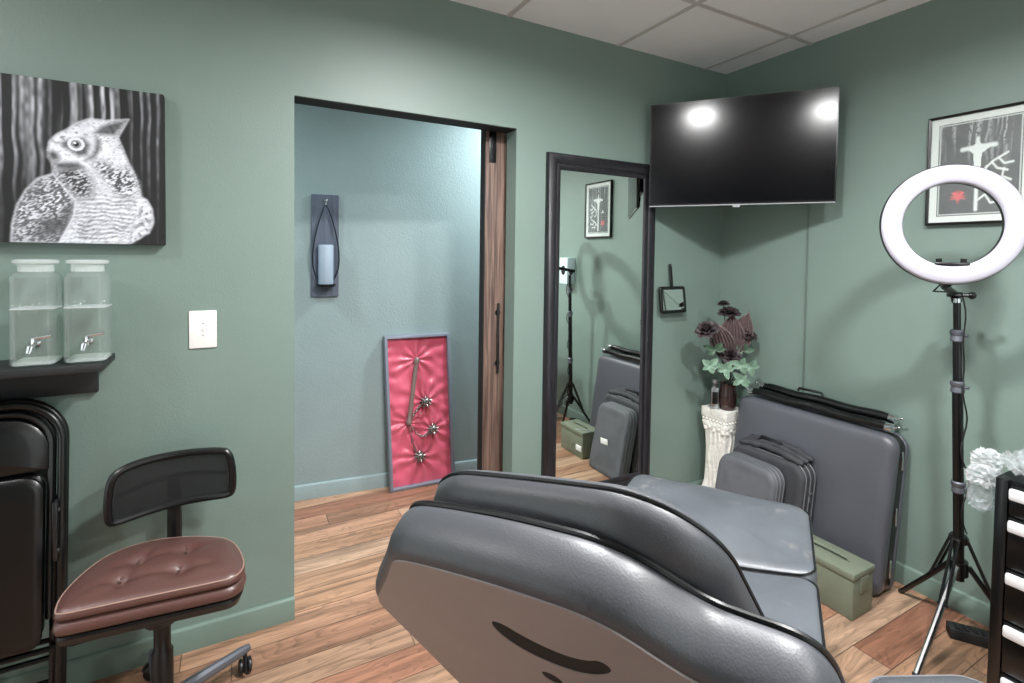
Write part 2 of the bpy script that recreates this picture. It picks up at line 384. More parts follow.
# hallway beyond the doorway: its wall runs a little out of parallel
def hy(x): return 3.163-.1065*(x-.297)
def hallpt(x, z, off=0): return V((x, hy(x)-off, z))
HX0, HX1 = -1.5, 2.75
bm = new()
o = [(HX0, hy(HX0)), (HX1, hy(HX1)), (HX1, hy(HX1)+.1), (HX0, hy(HX0)+.1)]
prism(bm, o, WX, 0, CH+.06); struct('wall_hall', bm, 'hall')
bm = new(); box(bm, (HX0-.1, D1+T, 0), (HX0, 3.36, CH+.06)); struct('wall_hall_end', bm, 'hall')
bm = new(); box(bm, (HX1, D1+T, 0), (HX1+.1, 3.0, CH+.06)); struct('wall_hall_turn', bm, 'hall')
bm = new(); box(bm, (HX0, D1+T, CH), (HX1, 3.4, CH+.06)); struct('ceiling_hall', bm, 'ceil')
def skirting(name, p, q, out, h=.088):
    """board with a rounded top edge along p-q on the wall, out = unit vector into the room"""
    bm = new(); p, q, out = V(p), V(q), V(out)
    pr = [(0, 0), (.014, 0), (.014, h-.009), (.011, h-.003), (.006, h), (0, h)]
    A = [bm.verts.new(p+out*a+V((0, 0, b))) for a, b in pr]; B = [bm.verts.new(q+out*a+V((0, 0, b))) for a, b in pr]
    for j in range(6): bm.faces.new((A[j], A[(j+1) % 6], B[(j+1) % 6], B[j]))
    bm.faces.new(A[::-1]); bm.faces.new(B)
    return struct(name, bm, 'base')
skirting('baseboard_left', (XL, D1, 0), (DX0, D1, 0), (0, -1, 0))
skirting('baseboard_left_corner', (DX1, D1, 0), (D2, D1, 0), (0, -1, 0))
skirting('baseboard_right', (D2, YB, 0), (D2, D1-.014, 0), (-1, 0, 0))
skirting('baseboard_hall', hallpt(HX0, 0), hallpt(HX1, 0), (0, -1, 0)).data.materials[0] = M['hall']
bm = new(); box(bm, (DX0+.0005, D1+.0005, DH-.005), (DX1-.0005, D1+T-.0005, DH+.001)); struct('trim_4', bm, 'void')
# sliding plank door behind the right side of the doorway
bm = new()
for i in range(5):
    x = 1.072+i*.165
    box(bm, (x, 2.252, .012), (x+.162, 2.292, 2.075), .004)
door = struct('door_1', bm, 'door')
bm = new(); box(bm, (1.066, 2.250, .012), (1.0725, 2.296, 2.076), .001); obj('door_edge_strip', bm, 'void', door)
bm = new(); tube(bm, [(1.148, 2.243, .86), (1.148, 2.243, 1.21)], .0065)
for z in (.909, 1.162): tube(bm, [(1.148, 2.254, z), (1.148, 2.2435, z)], .008); lathe(bm, [(.014, 0), (.014, .004), (0, .0041)], orient((1.148, 2.2515, z), (0, -1, 0)), 14)
obj('pull_handle', bm, 'blackmetal', door)
bm = new(); box(bm, (1.09, 2.2475, 1.90), (1.128, 2.252, 2.05), .001)
for z in (1.925, 1.975): lathe(bm, [(.007, 0), (.006, .004), (0, .005)], orient((1.109, 2.2475, z), (0, -1, 0)), 10)
obj('hanger_strap', bm, 'blackmetal', door)
bm = new(); box(bm, (-.1, 2.2365, 2.06), (2.0, 2.2475, 2.10), .002); struct('trim_3', bm, 'blackmetal')
# ================================================================== WALL THINGS, LEFT WALL
# ---- owl painting on stretched canvas
def raster_plane(name, x_of, w, h, nx, nz, colour, parent, m, y_of):
    bm = new(); lay = bm.verts.layers.float_color.new('paint')
    grid = []
    for j in range(nz):
        row = []
        for i in range(nx):
            v = bm.verts.new(x_of(i/(nx-1), j/(nz-1))); c = colour[j, i]; v[lay] = (c[0], c[1], c[2], 1); row.append(v)
        grid.append(row)
    for j in range(nz-1):
        for i in range(nx-1): bm.faces.new((grid[j][i], grid[j][i+1], grid[j+1][i+1], grid[j+1][i]))
    return obj(name, bm, m, parent, recalc=False)
def inpoly(U, W, P):
    ins = np.zeros(U.shape, bool); k = len(P)
    for i in range(k):
        x0, y0 = P[i]; x1, y1 = P[(i+1) % k]
        c = ((y0 > W) != (y1 > W)); xi = (x1-x0)*(W-y0)/((y1-y0) or 1e-9)+x0
        ins ^= c & (U < xi)
    return ins
def edist(U, W, P, closed=True):
    d = np.full(U.shape, 9.); k = len(P)
    for i in range(k if closed else k-1):
        x0, y0 = P[i]; x1, y1 = P[(i+1) % k]; ax, ay = x1-x0, y1-y0
        t = np.clip(((U-x0)*ax+(W-y0)*ay)/(ax*ax+ay*ay+1e-9), 0, 1)
        d = np.minimum(d, np.hypot(U-x0-ax*t, W-y0-ay*t))
    return d
rng = np.random.default_rng(5)
def vnoise(U, W, sx, sy, seed=0):
    r = np.random.default_rng(seed); g = r.random((64, 64))
    x = U*sx; y = W*sy; xi = np.floor(x).astype(int); yi = np.floor(y).astype(int); fx = x-xi; fy = y-yi
    fx = fx*fx*(3-2*fx); fy = fy*fy*(3-2*fy); q = lambda a, b: g[a % 64, b % 64]
    return (q(xi, yi)*(1-fx)+q(xi+1, yi)*fx)*(1-fy)+(q(xi, yi+1)*(1-fx)+q(xi+1, yi+1)*fx)*fy
OWL = dict(
body=[(.41,.565),(.418,.619),(.453,.668),(.502,.705),(.559,.759),(.617,.789),(.691,.786),(.812,.81),(.788,.756),(.757,.687),(.779,.624),(.809,.532),(.847,.441),(.87,.347),(.87,.309),(.901,.295),(.932,.235),(.94,.149),(.915,.08),(.868,.044),(.805,.0),(.237,.0),(.244,.111),(.265,.217),(.306,.316),(.361,.391),(.429,.424),(.437,.451),(.427,.495),(.41,.529)],
wing=[(.237,.0),(.244,.111),(.265,.217),(.313,.325),(.374,.397),(.436,.421),(.498,.321),(.54,.269),(.532,.177),(.503,.103),(.459,.0)],
wingdark=[(.343,.061),(.385,.143),(.454,.155),(.518,.231),(.51,.14),(.46,.047),(.383,.023)],
chest=[(.543,.269),(.598,.291),(.746,.338),(.866,.309),(.853,.193),(.805,.076),(.774,.0),(.473,.0),(.517,.103),(.542,.196)],
neck=[(.441,.434),(.471,.46),(.542,.484),(.599,.457),(.628,.385),(.612,.301),(.543,.278),(.505,.33),(.456,.372)],
nape=[(.629,.515),(.673,.528),(.748,.489),(.809,.504),(.855,.403),(.863,.324),(.807,.309),(.739,.319),(.687,.409),(.643,.461)],
rwing=[(.873,.305),(.901,.295),(.932,.235),(.94,.149),(.915,.08),(.868,.044),(.805,.0),(.837,.116),(.861,.212)],
ear=[(.628,.699),(.675,.751),(.75,.789),(.805,.804),(.773,.745),(.738,.697),(.675,.695)],
disc=[(.645,.679),(.667,.657),(.667,.602),(.637,.543),(.585,.52),(.63,.57),(.642,.627)],
eyepatch=[(.466,.621),(.516,.652),(.58,.66),(.616,.624),(.6,.558),(.557,.544),(.515,.576),(.49,.591)],
beak=[(.414,.551),(.431,.57),(.458,.552),(.469,.521),(.437,.505),(.417,.521)],
beard=[(.444,.493),(.5,.506),(.557,.504),(.585,.477),(.513,.456),(.451,.461)],
brow=[(.429,.629),(.481,.68),(.559,.708),(.646,.747),(.616,.697),(.558,.675),(.494,.65),(.445,.613)])
def owl():
    n = 250; U, W = np.meshgrid(np.linspace(0, 1, n), np.linspace(0, 1, n))
    wob = (vnoise(U, W, 3, 6, 3)-.5)*.02
    tr = vnoise(U+wob, W*0, 50, 1, 1)*.5+vnoise(U+wob*.6, W*.2, 58, 3, 2)*.5
    g = np.clip((tr-.42)*2.4, 0, 1)*(.25+.75*np.clip((W-.28)/.5, 0, 1))
    g = .018+.62*g*(.5+.9*vnoise(U, W, 60, 22, 4))
    g *= .35+.65*np.clip((W-.12)/.35, 0, 1)
    S = lambda p, w=.012: np.clip((np.where(inpoly(U, W, OWL[p]), 1, -1)*edist(U, W, OWL[p]))/w*.5+.5, 0, 1)
    def put(mask, val):
        nonlocal g; g = g*(1-mask)+val*mask
    f1 = vnoise(U, W, 44, 44, 7); f2 = vnoise(U*.9+W*.45, W*.9-U*.45, 62, 40, 8); f3 = vnoise(U*.8+W*.4, W-U*.5, 34, 60, 9); f4 = vnoise(U*.95+W*.3, W*.95-U*.3, 40, 62, 19)
    h1 = vnoise(U, W, 110, 110, 31); h2 = vnoise(U+W*.5, W-U*.5, 70, 150, 32)
    put(S('body'), np.clip(.58+.28*vnoise(U, W, 12, 12, 33)+.16*h1-.30*np.clip((h2-.66)*5, 0, 1), 0, .95))
    put(S('wing'), np.clip(.12+.62*np.clip((h2-.42)*3, 0, 1)*(.35+.8*vnoise(U, W, 9, 9, 36))+.12*h1, 0, .82))
    put(S('wingdark', .04)*.85, .06+.12*f2)
    rip = .5+.5*np.sin((W*230+60*(U-.72)**2+vnoise(U, W, 22, 22, 35)*5)); put(S('chest', .03), np.clip(.40+.34*rip*(1-.3*np.abs(U-.74)/.25)+.25*vnoise(U, W, 10, 10, 34)-.22*np.clip((h2-.5)*4, 0, 1), .08, .92))
    sc = np.abs(np.sin(U*62+2*f1))*np.abs(np.sin(W*58+U*20+2*f1))
    put(S('neck', .03), np.clip(.08+.8*np.clip((h2-.5)*4, 0, 1)*(.4+.6*h1), 0, .7))
    put(S('nape', .03), np.clip(.12+.8*np.clip((h2-.36)*4, 0, 1)*(.5+h1*.5), 0, .85))
    put(S('rwing', .015), .5+.4*f3-.35*(f2 > .6))
    for nm, vv in (('ear', .07), ('disc', .05), ('eyepatch', .09), ('beard', .08), ('beak', .05)): put(S(nm, .016)*.95, vv+.1*f2)
    put(S('brow', .02), .78+.2*f1-.5*(f2 > .72))
    e = np.hypot(U-.546, W-.62)
    put((e < .042)*1., .8); put((e < .026)*1., .35); put((e < .015)*1., .02); put((np.hypot(U-.54, W-.627) < .007)*1., 1.)
    put(np.clip(1-edist(U, W, OWL['wing'][5:], False)/.007, 0, 1)*.6, .88)
    put(np.clip(1-edist(U, W, OWL['body'][:28], False)/.005, 0, 1)*.4, .82)
    g = np.clip(g, .015, .95)**1.25
    return np.stack([g*.97, g*.99, g*1.07], -1)
CX0, CX1, CZ0, CZ1, CY = -.722, -.211, 1.467, 1.977, 2.098
pt = thing('owl_picture', 'square black and white canvas painting of an owl before tree trunks', 'painting', ((CX0+CX1)/2, D1, CZ0))
bm = new(); box(bm, (CX0, CY+.0006, CZ0), (CX1, D1-.0002, CZ1), .002); obj('canvas_sides', bm, 'canvasedge', pt)
M['owl'] = attr_mat('owl_paint', 'paint', .6)
raster_plane('painted_face', lambda u, v: V((CX0+.001+(CX1-CX0-.002)*u, CY, CZ0+.001+(CZ1-CZ0-.002)*v)), 1, 1, 250, 250, owl(), pt, 'owl', None)
# ---- light switch plate
sw = thing('switch_plate', 'white rectangular switch plate on the green wall left of the doorway', 'light switch', (-.102, D1, 1.099))
bm = new(); box(bm, (-.145, D1-.007, 1.099), (-.059, D1-.0002, 1.234), .0035); obj('plate', bm, 'white', sw)
bm = new(); box(bm, (-.106, D1-.0085, 1.158), (-.098, D1-.006, 1.176), .001); box(bm, (-.104, D1-.0115, 1.165), (-.100, D1-.008, 1.172), .001); obj('toggle', bm, 'white', sw)
for z in (1.145, 1.188):
    bm = new(); lathe(bm, [(.003, 0), (.0025, .001), (0, .0012)], orient((-.102, D1-.007, z), (0, -1, 0)), 8)
    obj('screw', bm, 'steel', sw)
# ---- wall shelf
sh = thing('wall_shelf', 'dark wooden wall shelf holding two water dispensers', 'shelf', (-.68, D1, .975))
bm = new(); box(bm, (-1.0, 1.938, 1.079), (-.356, D1-.0005, 1.101), .002); obj('shelf_board', bm, 'shelf', sh)
bm = new(); box(bm, (-1.0, D1-.022, .978), (-.40, D1-.0005, 1.0788), .002); obj('back_rail', bm, 'shelf', sh)
# ---- two glass dispensers with taps
def dispenser(cx, cy, label):
    z0 = 1.1015; t = thing('water_dispenser', label, 'drink dispenser', (cx, cy, z0), 'glass dispensers on the wall shelf')
    fr = lambda x, y, z: V((cx+x, cy+y, z0+z)); ft = lambda x, y, z: V((cx+x+.012, cy+y, z0+z+.012))
    o = rrect(-.052, .052, -.054, .054, .018, 5, 3)
    bm = new(); pad(bm, o, fr, [(.006, 0), (.0, .006), (0, .165), (.002, .172), (.002, .262), (.012, .276), (.02, .280)], fill1=False); obj('jar_body', bm, 'glass', t)
    bm = new(); pad(bm, o, fr, [(.010, .013), (.005, .018), (.005, .168)], rings=(.6,)); obj('water', bm, 'water', t)
    bm = new(); pad(bm, o, fr, [(.012, .001), (.004, .004), (.004, .012), (.012, .014)], rings=(.6,)); obj('base', bm, 'frostrim', t)
    bm = new()
    for k in range(26): ball(bm, fr(random.uniform(-.044, .044), random.uniform(-.048, .044), random.uniform(.157, .186)), random.uniform(.0012, .0028), 6)
    for s in (-1, 1):
        pass
    ob = obj('bubble', bm, 'frostrim', t); ob['kind'] = 'stuff'
    bm = new(); pad(bm, o, fr, [(.001, .1675), (-.001, .169), (.001, .1705)], rings=(.8, .5)); obj('water_line', bm, 'frostrim', t)
    bm = new(); lathe(bm, [(.041, .279), (.041, .301), (.052, .304), (.053, .311), (.046, .3145), (.012, .315), (.0, .3155)], Matrix.Translation((cx, cy, z0)), 28); obj('lid', bm, 'frostrim', t)
    bm = new(); tube(bm, [ft(0, -.0545, .058), ft(0, -.062, .058)], .013, 14); tube(bm, [ft(0, -.06, .058), ft(0, -.085, .058), ft(-.002, -.094, .052), ft(-.006, -.097, .034)], [.008, .008, .009, .007], 10)
    tube(bm, [ft(0, -.082, .062), ft(0, -.082, .074)], .006, 10)
    tap = obj('tap', bm, 'chrome', t)
    bm = new(); tube(bm, [ft(-.002, -.082, .074), ft(.02, -.084, .078), ft(.042, -.086, .081)], [.004, .0045, .005], 8); obj('tap_lever', bm, 'chrome', tap)
    return t
dispenser(-.526, 2.03, 'left glass water dispenser with chrome tap on the shelf')
dispenser(-.404, 2.03, 'right glass water dispenser with chrome tap, nearest the shelf end')
# ---- wall mirror
MX0, MX1, MZ0, MZ1 = 1.346, 2.056, .165, 1.956
mr = thing('wall_mirror', 'tall rectangular wall mirror in a wide moulded black frame', 'mirror', ((MX0+MX1)/2, D1, MZ0))
bm = new()
prof = [(0, 0), (0, .022), (.008, .030), (.024, .034), (.042, .030), (.052, .022), (.060, .024), (.070, .020), (.080, .012), (.080, 0)]
crn = [(MX0, MZ0, 1, 1), (MX1, MZ0, -1, 1), (MX1, MZ1, -1, -1), (MX0, MZ1, 1, -1)]
R = [[bm.verts.new((x+sx*a, D1-.001-b, z+sz*a)) for a, b in prof] for x, z, sx, sz in crn]
for i in range(4):
    A, B = R[i], R[(i+1) % 4]
    for j in range(len(prof)): bm.faces.new((A[j], A[(j+1) % len(prof)], B[(j+1) % len(prof)], B[j]))
obj('frame', bm, 'black_frame', mr, sharp=50)
bm = new(); box(bm, (MX0+.07, D1-.012, MZ0+.07), (MX1-.07, D1-.002, MZ1-.07)); obj('mirror_glass', bm, 'mirror', mr)
# ---- hand mirror hung on the wall
hm = thing('hand_mirror', 'small square black hand mirror hung by its handle below the television', 'hand mirror', (2.192, D1, 1.13))
o = rrect(2.094, 2.292, 1.131, 1.281, .014); fY = lambda x, z, y: V((x, D1-y-(1.405-z)*.12, z))
bm = new(); pad(bm, o, fY, [(.004, .001), (0, .004), (0, .014), (.004, .017), (.016, .017), (.018, .0125)])
obj('frame', bm, 'blackplastic', hm)
bm = new(); prism(bm, inset(o, .017), fY, .0125, .0133); obj('mirror_glass', bm, 'mirror', hm)
bm = new(); pad(bm, rrect(2.182, 2.202, 1.276, 1.41, .009), fY, [(.003, .003), (0, .006), (0, .012), (.003, .015)]); obj('handle', bm, 'blackplastic', hm)
bm = new(); tube(bm, [(2.192, D1-.0002, 1.40), (2.192, D1-.02, 1.402)], .003, 8); obj('hook', bm, 'steel', hm)
# ================================================================== TELEVISION ACROSS THE CORNER
TC, TYAW, TTILT, TW, TH = V((2.236, 1.734, 1.990)), -.902, .018, .866, .545
tr_ = V((math.cos(TYAW), math.sin(TYAW), 0)); tn = V((-math.sin(TYAW), math.cos(TYAW), 0)); tu = V((0, 0, 1))*math.cos(TTILT)-tn*math.sin(TTILT); tb = tr_.cross(tu)*-1
if tb.dot(tn) < 0: tb = -tb
tf = lambda x, z, y: TC+tr_*x+tu*z+tb*y
tv = thing('television', 'flat black television mounted across the corner above the flowers', 'television', TC-tu*TH/2)
o = rrect(-TW/2, TW/2, -TH/2, TH/2, .006, 4, 4)
bm = new(); pad(bm, o, tf, [(.001, 0), (0, .001), (0, .012), (.01, .016), (.06, .024)]); obj('bezel', bm, 'bezel', tv)
bm = new(); prism(bm, rrect(-TW/2+.007, TW/2-.007, -TH/2+.016, TH/2-.007, .002, 2, 1), tf, -.0008, .003); obj('screen', bm, 'screen', tv)
bm = new(); prism(bm, rrect(-TW/2+.002, TW/2-.002, -TH/2+.001, -TH/2+.006, .001, 2, 1), tf, -.0016, .003); obj('lower_trim', bm, 'steel', tv)
bm = new(); prism(bm, [(-.022, -TH/2+.004), (.022, -TH/2+.004), (.014, -TH/2-.010), (-.014, -TH/2-.010)], tf, -.003, .006); obj('sensor_tab', bm, 'steel', tv)
bm = new(); box(bm, (-.23, -.16, .028), (.23, .1, .06), .012, Matrix((( *[tr_.x, tu.x, tb.x], TC.x), (tr_.y, tu.y, tb.y, TC.y), (tr_.z, tu.z, tb.z, TC.z), (0, 0, 0, 1)))); obj('rear_housing', bm, 'blackplastic', tv)
bm = new()
MT = Matrix(((tr_.x, tu.x, tb.x, TC.x), (tr_.y, tu.y, tb.y, TC.y), (tr_.z, tu.z, tb.z, TC.z), (0, 0, 0, 1)))
box(bm, (-.1, -.1, .06), (.1, .1, .075), .003, MT)
tube(bm, [TC+tb*.07, TC+tb*.2, V((2.50, 2.02, 1.96))], .022, 10)
box(bm, (2.44, D1-.02, 1.86), (2.54, D1-.001, 2.06), .003)
tube(bm, [V((2.50, 2.02, 1.96)), V((2.49, D1-.01, 1.96))], .024, 10)
obj('wall_bracket', bm, 'blackmetal', tv)
bm = new(); tube(bm, [(D2-.004, 1.598, z) for z in (.70, 1.0, 1.4, 1.72)]+[(D2-.05, 1.63, 1.80), (2.35, 1.72, 1.86)], .0042, 8)
obj('power_cord', bm, 'cord', tv)
# ================================================================== FRAMED PRINT ON THE RIGHT WALL
AY0, AY1, AZ0, AZ1 = 1.079, .742, 1.600, 2.054
pr_ = thing('framed_print', 'white-matted print of a pale crucifix on dark forest in a black frame', 'framed picture', (D2, (AY0+AY1)/2, AZ0))
fr_ = lambda x, z, y: V((D2-y, x, z))
def frame_ring(bm, x0, x1, z0, z1, w, d, fr, lo=0.):
    pf = [(0, lo), (0, d), (w*.3, d+.002), (w, d-.002), (w, lo)]
    R = [[bm.verts.new(fr(x+sx*a, z+sz*a, b)) for a, b in pf] for x, z, sx, sz in ((x0, z0, 1, 1), (x1, z0, -1, 1), (x1, z1, -1, -1), (x0, z1, 1, -1))]
    for i in range(4):
        A, B = R[i], R[(i+1) % 4]
        for j in range(len(pf)): bm.faces.new((A[j], A[(j+1) % len(pf)], B[(j+1) % len(pf)], B[j]))
bm = new(); frame_ring(bm, AY1, AY0, AZ0, AZ1, .010, .024, fr_, .0005); obj('frame', bm, 'blackplastic', pr_)
bm = new(); prism(bm, [(AY1+.006, AZ0+.006), (AY0-.006, AZ0+.006), (AY0-.006, AZ1-.006), (AY1+.006, AZ1-.006)], fr_, .004, .014); obj('mat_board', bm, 'whitepaper', pr_)
def crossprint():
    nx, nz = 120, 160; U, W = np.meshgrid(np.linspace(0, 1, nx), np.linspace(0, 1, nz))
    trees = vnoise(U+(vnoise(U, W, 4, 9, 21)-.5)*.05, W*.4, 40, 5, 22)
    g = .014+.4*np.clip((trees-.5)*3, 0, 1)*np.clip((W-.45)/.3, 0, 1)*(vnoise(U, W, 60, 60, 23) > .35)
    rgb = np.stack([g, g, g*1.03], -1)
    def put(mask, c):
        for i in range(3): rgb[..., i] = rgb[..., i]*(1-mask)+c[i]*mask
    wht = (.85, .85, .85)
    put(np.clip(1.5-edist(U, W, [(.49, .06), (.49, .80)], False)/.022, 0, 1), wht)
    put(np.clip(1.5-edist(U, W, [(.30, .70), (.49, .715), (.70, .715)], False)/.022, 0, 1), wht)
    put(inpoly(U, W, [(.36, .70), (.44, .64), (.45, .5), (.53, .5), (.54, .64), (.64, .70), (.54, .73), (.49, .78), (.44, .73)])*1., wht)
    for pl in ([(.56, .46), (.68, .55), (.84, .62)], [(.66, .54), (.72, .47), (.84, .44)], [(.74, .57), (.80, .51), (.9, .52)], [(.52, .16), (.64, .24), (.82, .3)], [(.6, .2), (.66, .12), (.78, .13)], [(.68, .25), (.76, .19), (.88, .21)], [(.6, .5), (.58, .4), (.66, .36)], [(.8, .46), (.78, .38), (.88, .34)]):
        put(np.clip(1.4-edist(U, W, pl, False)/.012, 0, 1), wht)
    d = np.hypot((U-.27)*.72, W-.2); an = np.arctan2(W-.2, U-.27)
    put((d < .05+.025*np.sin(an*9+3*np.sin(an*4)))*1., (.75, .05, .06))
    put(inpoly(U, W, [(.2, .42), (.27, .5), (.34, .42)])*1., (.6, .6, .6))
    fr = np.minimum(np.minimum(U, 1-U)*.75, np.minimum(W, 1-W)); put(((fr > .012) & (fr < .02))*1., (.6, .6, .6))
    return rgb
M['print'] = attr_mat('print_ink', 'paint', .35)
mb = .030
raster_plane('printed_sheet', lambda u, v: V((D2-.0145, AY0-.006-mb-(AY0-AY1-.012-2*mb)*u, AZ0+.006+mb+(AZ1-AZ0-.012-2*mb)*v)), 1, 1, 120, 160, crossprint(), pr_, 'print', None)
bm = new(); prism(bm, [(AY1+.010, AZ0+.010), (AY0-.010, AZ0+.010), (AY0-.010, AZ1-.010), (AY1+.010, AZ1-.010)], fr_, .0185, .0195); obj('glass_pane', bm, 'glass', pr_)
# ---- framed print on the far side of the room, seen only as a reflection in the television
pb = thing('framed_picture', 'white-framed dark picture high on the rear wall, mirrored in the television', 'framed picture', (-1.6, YB, 2.06))
fb = lambda x, z, y: V((x, YB+y, z))
bm = new(); frame_ring(bm, -1.82, -1.38, 2.05, 2.55, .05, .025, fb, .0005); obj('frame', bm, 'white', pb)
bm = new(); prism(bm, [(-1.79, 2.08), (-1.41, 2.08), (-1.41, 2.52), (-1.79, 2.52)], fb, .002, .012); obj('picture_sheet', bm, 'greyfab', pb)
# ---- glove dispenser on the right wall, seen in the mirror
gd = thing('glove_dispenser', 'pale blue glove box mounted on the right wall, seen in the mirror edge', 'glove box', (D2, .525, 1.20))
bm = new(); box(bm, (2.545, .465, 1.20), (D2-.0002, .585, 1.43), .006); obj('box', bm, 'bluewhite', gd)
bm = new(); prism(bm, smooth_poly([(.495, 1.28), (.555, 1.28), (.555, 1.36), (.495, 1.36)], 2), lambda x, z, y: V((2.545-y, x, z)), -.001, .0012); obj('opening', bm, 'void', gd)  # flat dark patch on the box face, standing in for shade inside
# ================================================================== HALLWAY THINGS
ha = math.atan(-.1065); hx = V((math.cos(ha), math.sin(ha), 0)); hn = V((-math.sin(ha), math.cos(ha), 0))*-1   # along wall, out of wall
# ---- candle sconce
sc0 = hallpt(.466, 1.19)
sf = lambda x, z, y: sc0+hx*x+V((0, 0, z))+hn*y
sn = thing('wall_sconce', 'slate grey candle sconce with wire teardrop on the hallway wall', 'sconce', sc0)
bm = new(); pad(bm, rrect(-.078, .073, 0, .595, .003, 2, 4), sf, [(.002, .001), (0, .003), (0, .016), (.002, .018)]); obj('backplate', bm, 'sconceplate', sn)
bm = new(); tube(bm, [sf(0, .565, .018), sf(0, .55, .04), sf(0, .525, .05), sf(-.002, .52, .04)], .006, 8); lathe(bm, [(.012, 0), (.010, .006), (0, .008)], orient(sf(0, .562, .018), hn), 10); obj('hook', bm, 'chrome', sn)
bm = new(); pts = []
for i in range(40):
    t = 2*PI*i/40; r = (1-math.cos(t))/2
    pts.append(sf(.088*math.sin(t)*(.45+.55*r**.8)*1.02, .53-.45*(r**.85), .058))
tube(bm, pts, .0042, 8, closed=True); obj('teardrop_wire', bm, 'sconcewire', sn)
bm = new(); lathe(bm, [(.0, .062), (.05, .062), (.055, .068), (.056, .078), (.051, .078), (.049, .070), (0, .070)], Matrix.Translation(sf(0, 0, .058)), 24, cap=False); obj('candle_tray', bm, 'sconcewire', sn)
bm = new(); lathe(bm, [(.0, .071), (.040, .071), (.041, .075), (.041, .298), (.038, .303), (.02, .300), (0, .298)], Matrix.Translation(sf(0, 0, .058)), 24, cap=False); cd = obj('candle', bm, 'candle', sn)
bm = new(); tube(bm, [sf(0, .298, .058), sf(.001, .310, .058)], .0015, 6); obj('wick', bm, 'void', cd)
# ---- shadow box with a three-ball flail, leaning on the hallway wall
b0, b1 = V((.822, 3.004, .001)), V((1.234, 2.985, .001))
bx = (b1-b0).normalized(); W_ = (b1-b0).length; top = V((.792, 3.055, .94)); bz = (top-b0).normalized(); H_ = .945
bn = bx.cross(bz); bn = bn if bn.y < 0 else -bn
bf = lambda x, z, y: b0+bx*x+bz*z+bn*y        # y towards the viewer; front of the frame at y = 0
sb = thing('shadow_box', 'grey shadow box with a three-ball flail on crumpled red satin, in the hallway', 'shadow box', (b0+b1)/2)
bm = new()
pf = [(0, -.045), (0, 0), (.003, .002), (.016, .002), (.018, 0), (.018, -.03), (.010, -.045)]
R = [[bm.verts.new(bf(x+sx*a, z+sz*a, b)) for a, b in pf] for x, z, sx, sz in ((0, 0, 1, 1), (W_, 0, -1, 1), (W_, H_, -1, -1), (0, H_, 1, -1))]
for i in range(4):
    A, B = R[i], R[(i+1) % 4]
    for j in range(len(pf)): bm.faces.new((A[j], A[(j+1) % len(pf)], B[(j+1) % len(pf)], B[j]))
obj('frame', bm, 'boxframe', sb)
# flail layout in box coordinates (fractions of the opening)
def fxz(u, v): return (.018+(W_-.036)*u, .018+(H_-.036)*v)
HT, HB = fxz(.475, .85), fxz(.30, .42); BALLS = [fxz(.60, .555), fxz(.70, .36), fxz(.46, .185)]
tips = [HT, HB]+BALLS
def satin(x, z):
    s = .006*noise.noise(V((x*9, z*5, 3.1)))+.004*noise.noise(V((x*20+z*6, z*14, 7)))
    for i, (px, pz) in enumerate(tips):        # folds radiating from where each piece is tied down
        dx, dz = x-px, z-pz; r = math.hypot(dx, dz)+1e-4; a = math.atan2(dz, dx)
        s += .0085*math.sin(a*9+i*2+3*noise.noise(V((x*8, z*8, i))))*math.exp(-r*7)*min(1, r/.03)
        s -= .006*math.exp(-(r/.03)**2)
    dx = x/W_; s += .007*math.sin(z*60+6*noise.noise(V((z*6, x*3, 1))))*max(0, abs(dx-.5)*2-.45)
    return s
bm = new(); G = []
nx, nz = 90, 190
for j in range(nz): G.append([bm.verts.new(bf(.016+(W_-.032)*i/(nx-1), .016+(H_-.032)*j/(nz-1), -.026+satin(.016+(W_-.032)*i/(nx-1), .016+(H_-.032)*j/(nz-1)))) for i in range(nx)])
for j in range(nz-1):
    for i in range(nx-1): bm.faces.new((G[j][i], G[j][i+1], G[j+1][i+1], G[j+1][i]))
obj('satin_lining', bm, 'redsatin', sb, sharp=80, recalc=False)
bm = new(); prism(bm, [(.004, .004), (W_-.004, .004), (W_-.004, H_-.004), (.004, H_-.004)], bf, -.045, -.041); obj('backing_board', bm, 'void', sb)
fl = lambda p, y=-.012: bf(p[0], p[1], y)
bm = new(); n = 26
pts = [fl((HT[0]+(HB[0]-HT[0])*t/n, HT[1]+(HB[1]-HT[1])*t/n)) for t in range(n+1)]
tube(bm, pts, [.0125+.0025*(t % 2)+(.005 if t in (0, 1, n-1, n) else 0) for t in range(n+1)], 12); ball(bm, fl(HT), .015, 10); ball(bm, fl(HB), .014, 10)
obj('flail_handle', bm, ['leatherwrap'], sb)
def chain(p, q, sag):
    bm = new(); k = 11
    P = [V((p[0]+(q[0]-p[0])*i/k, p[1]+(q[1]-p[1])*i/k)) for i in range(k+1)]
    for i in range(k):
        t = (i+.5)/k; c = V((p[0]+(q[0]-p[0])*t, p[1]+(q[1]-p[1])*t-sag*math.sin(PI*t)))
        t2 = (i+.6)/k; c2 = V((p[0]+(q[0]-p[0])*t2, p[1]+(q[1]-p[1])*t2-sag*math.sin(PI*t2))); d = (c2-c).normalized(); n_ = V((-d.y, d.x)); L = V((q[0]-p[0], q[1]-p[1])).length/k*.62
        pts = []
        for a in range(10):
            al = 2*PI*a/10
            w = d*math.cos(al)*L+(n_*math.sin(al)*.006 if i % 2 else V((0, 0)))
            pts.append(bf(c.x+w.x, c.y+w.y, -.012+(0 if i % 2 else +.006*math.sin(al))))
        tube(bm, pts, .0026, 6, closed=True)
    return bm
for q, sg in zip(BALLS, (-.02, .06, .05)):
    obj('chain', chain(HB, q, sg), 'flail', sb)
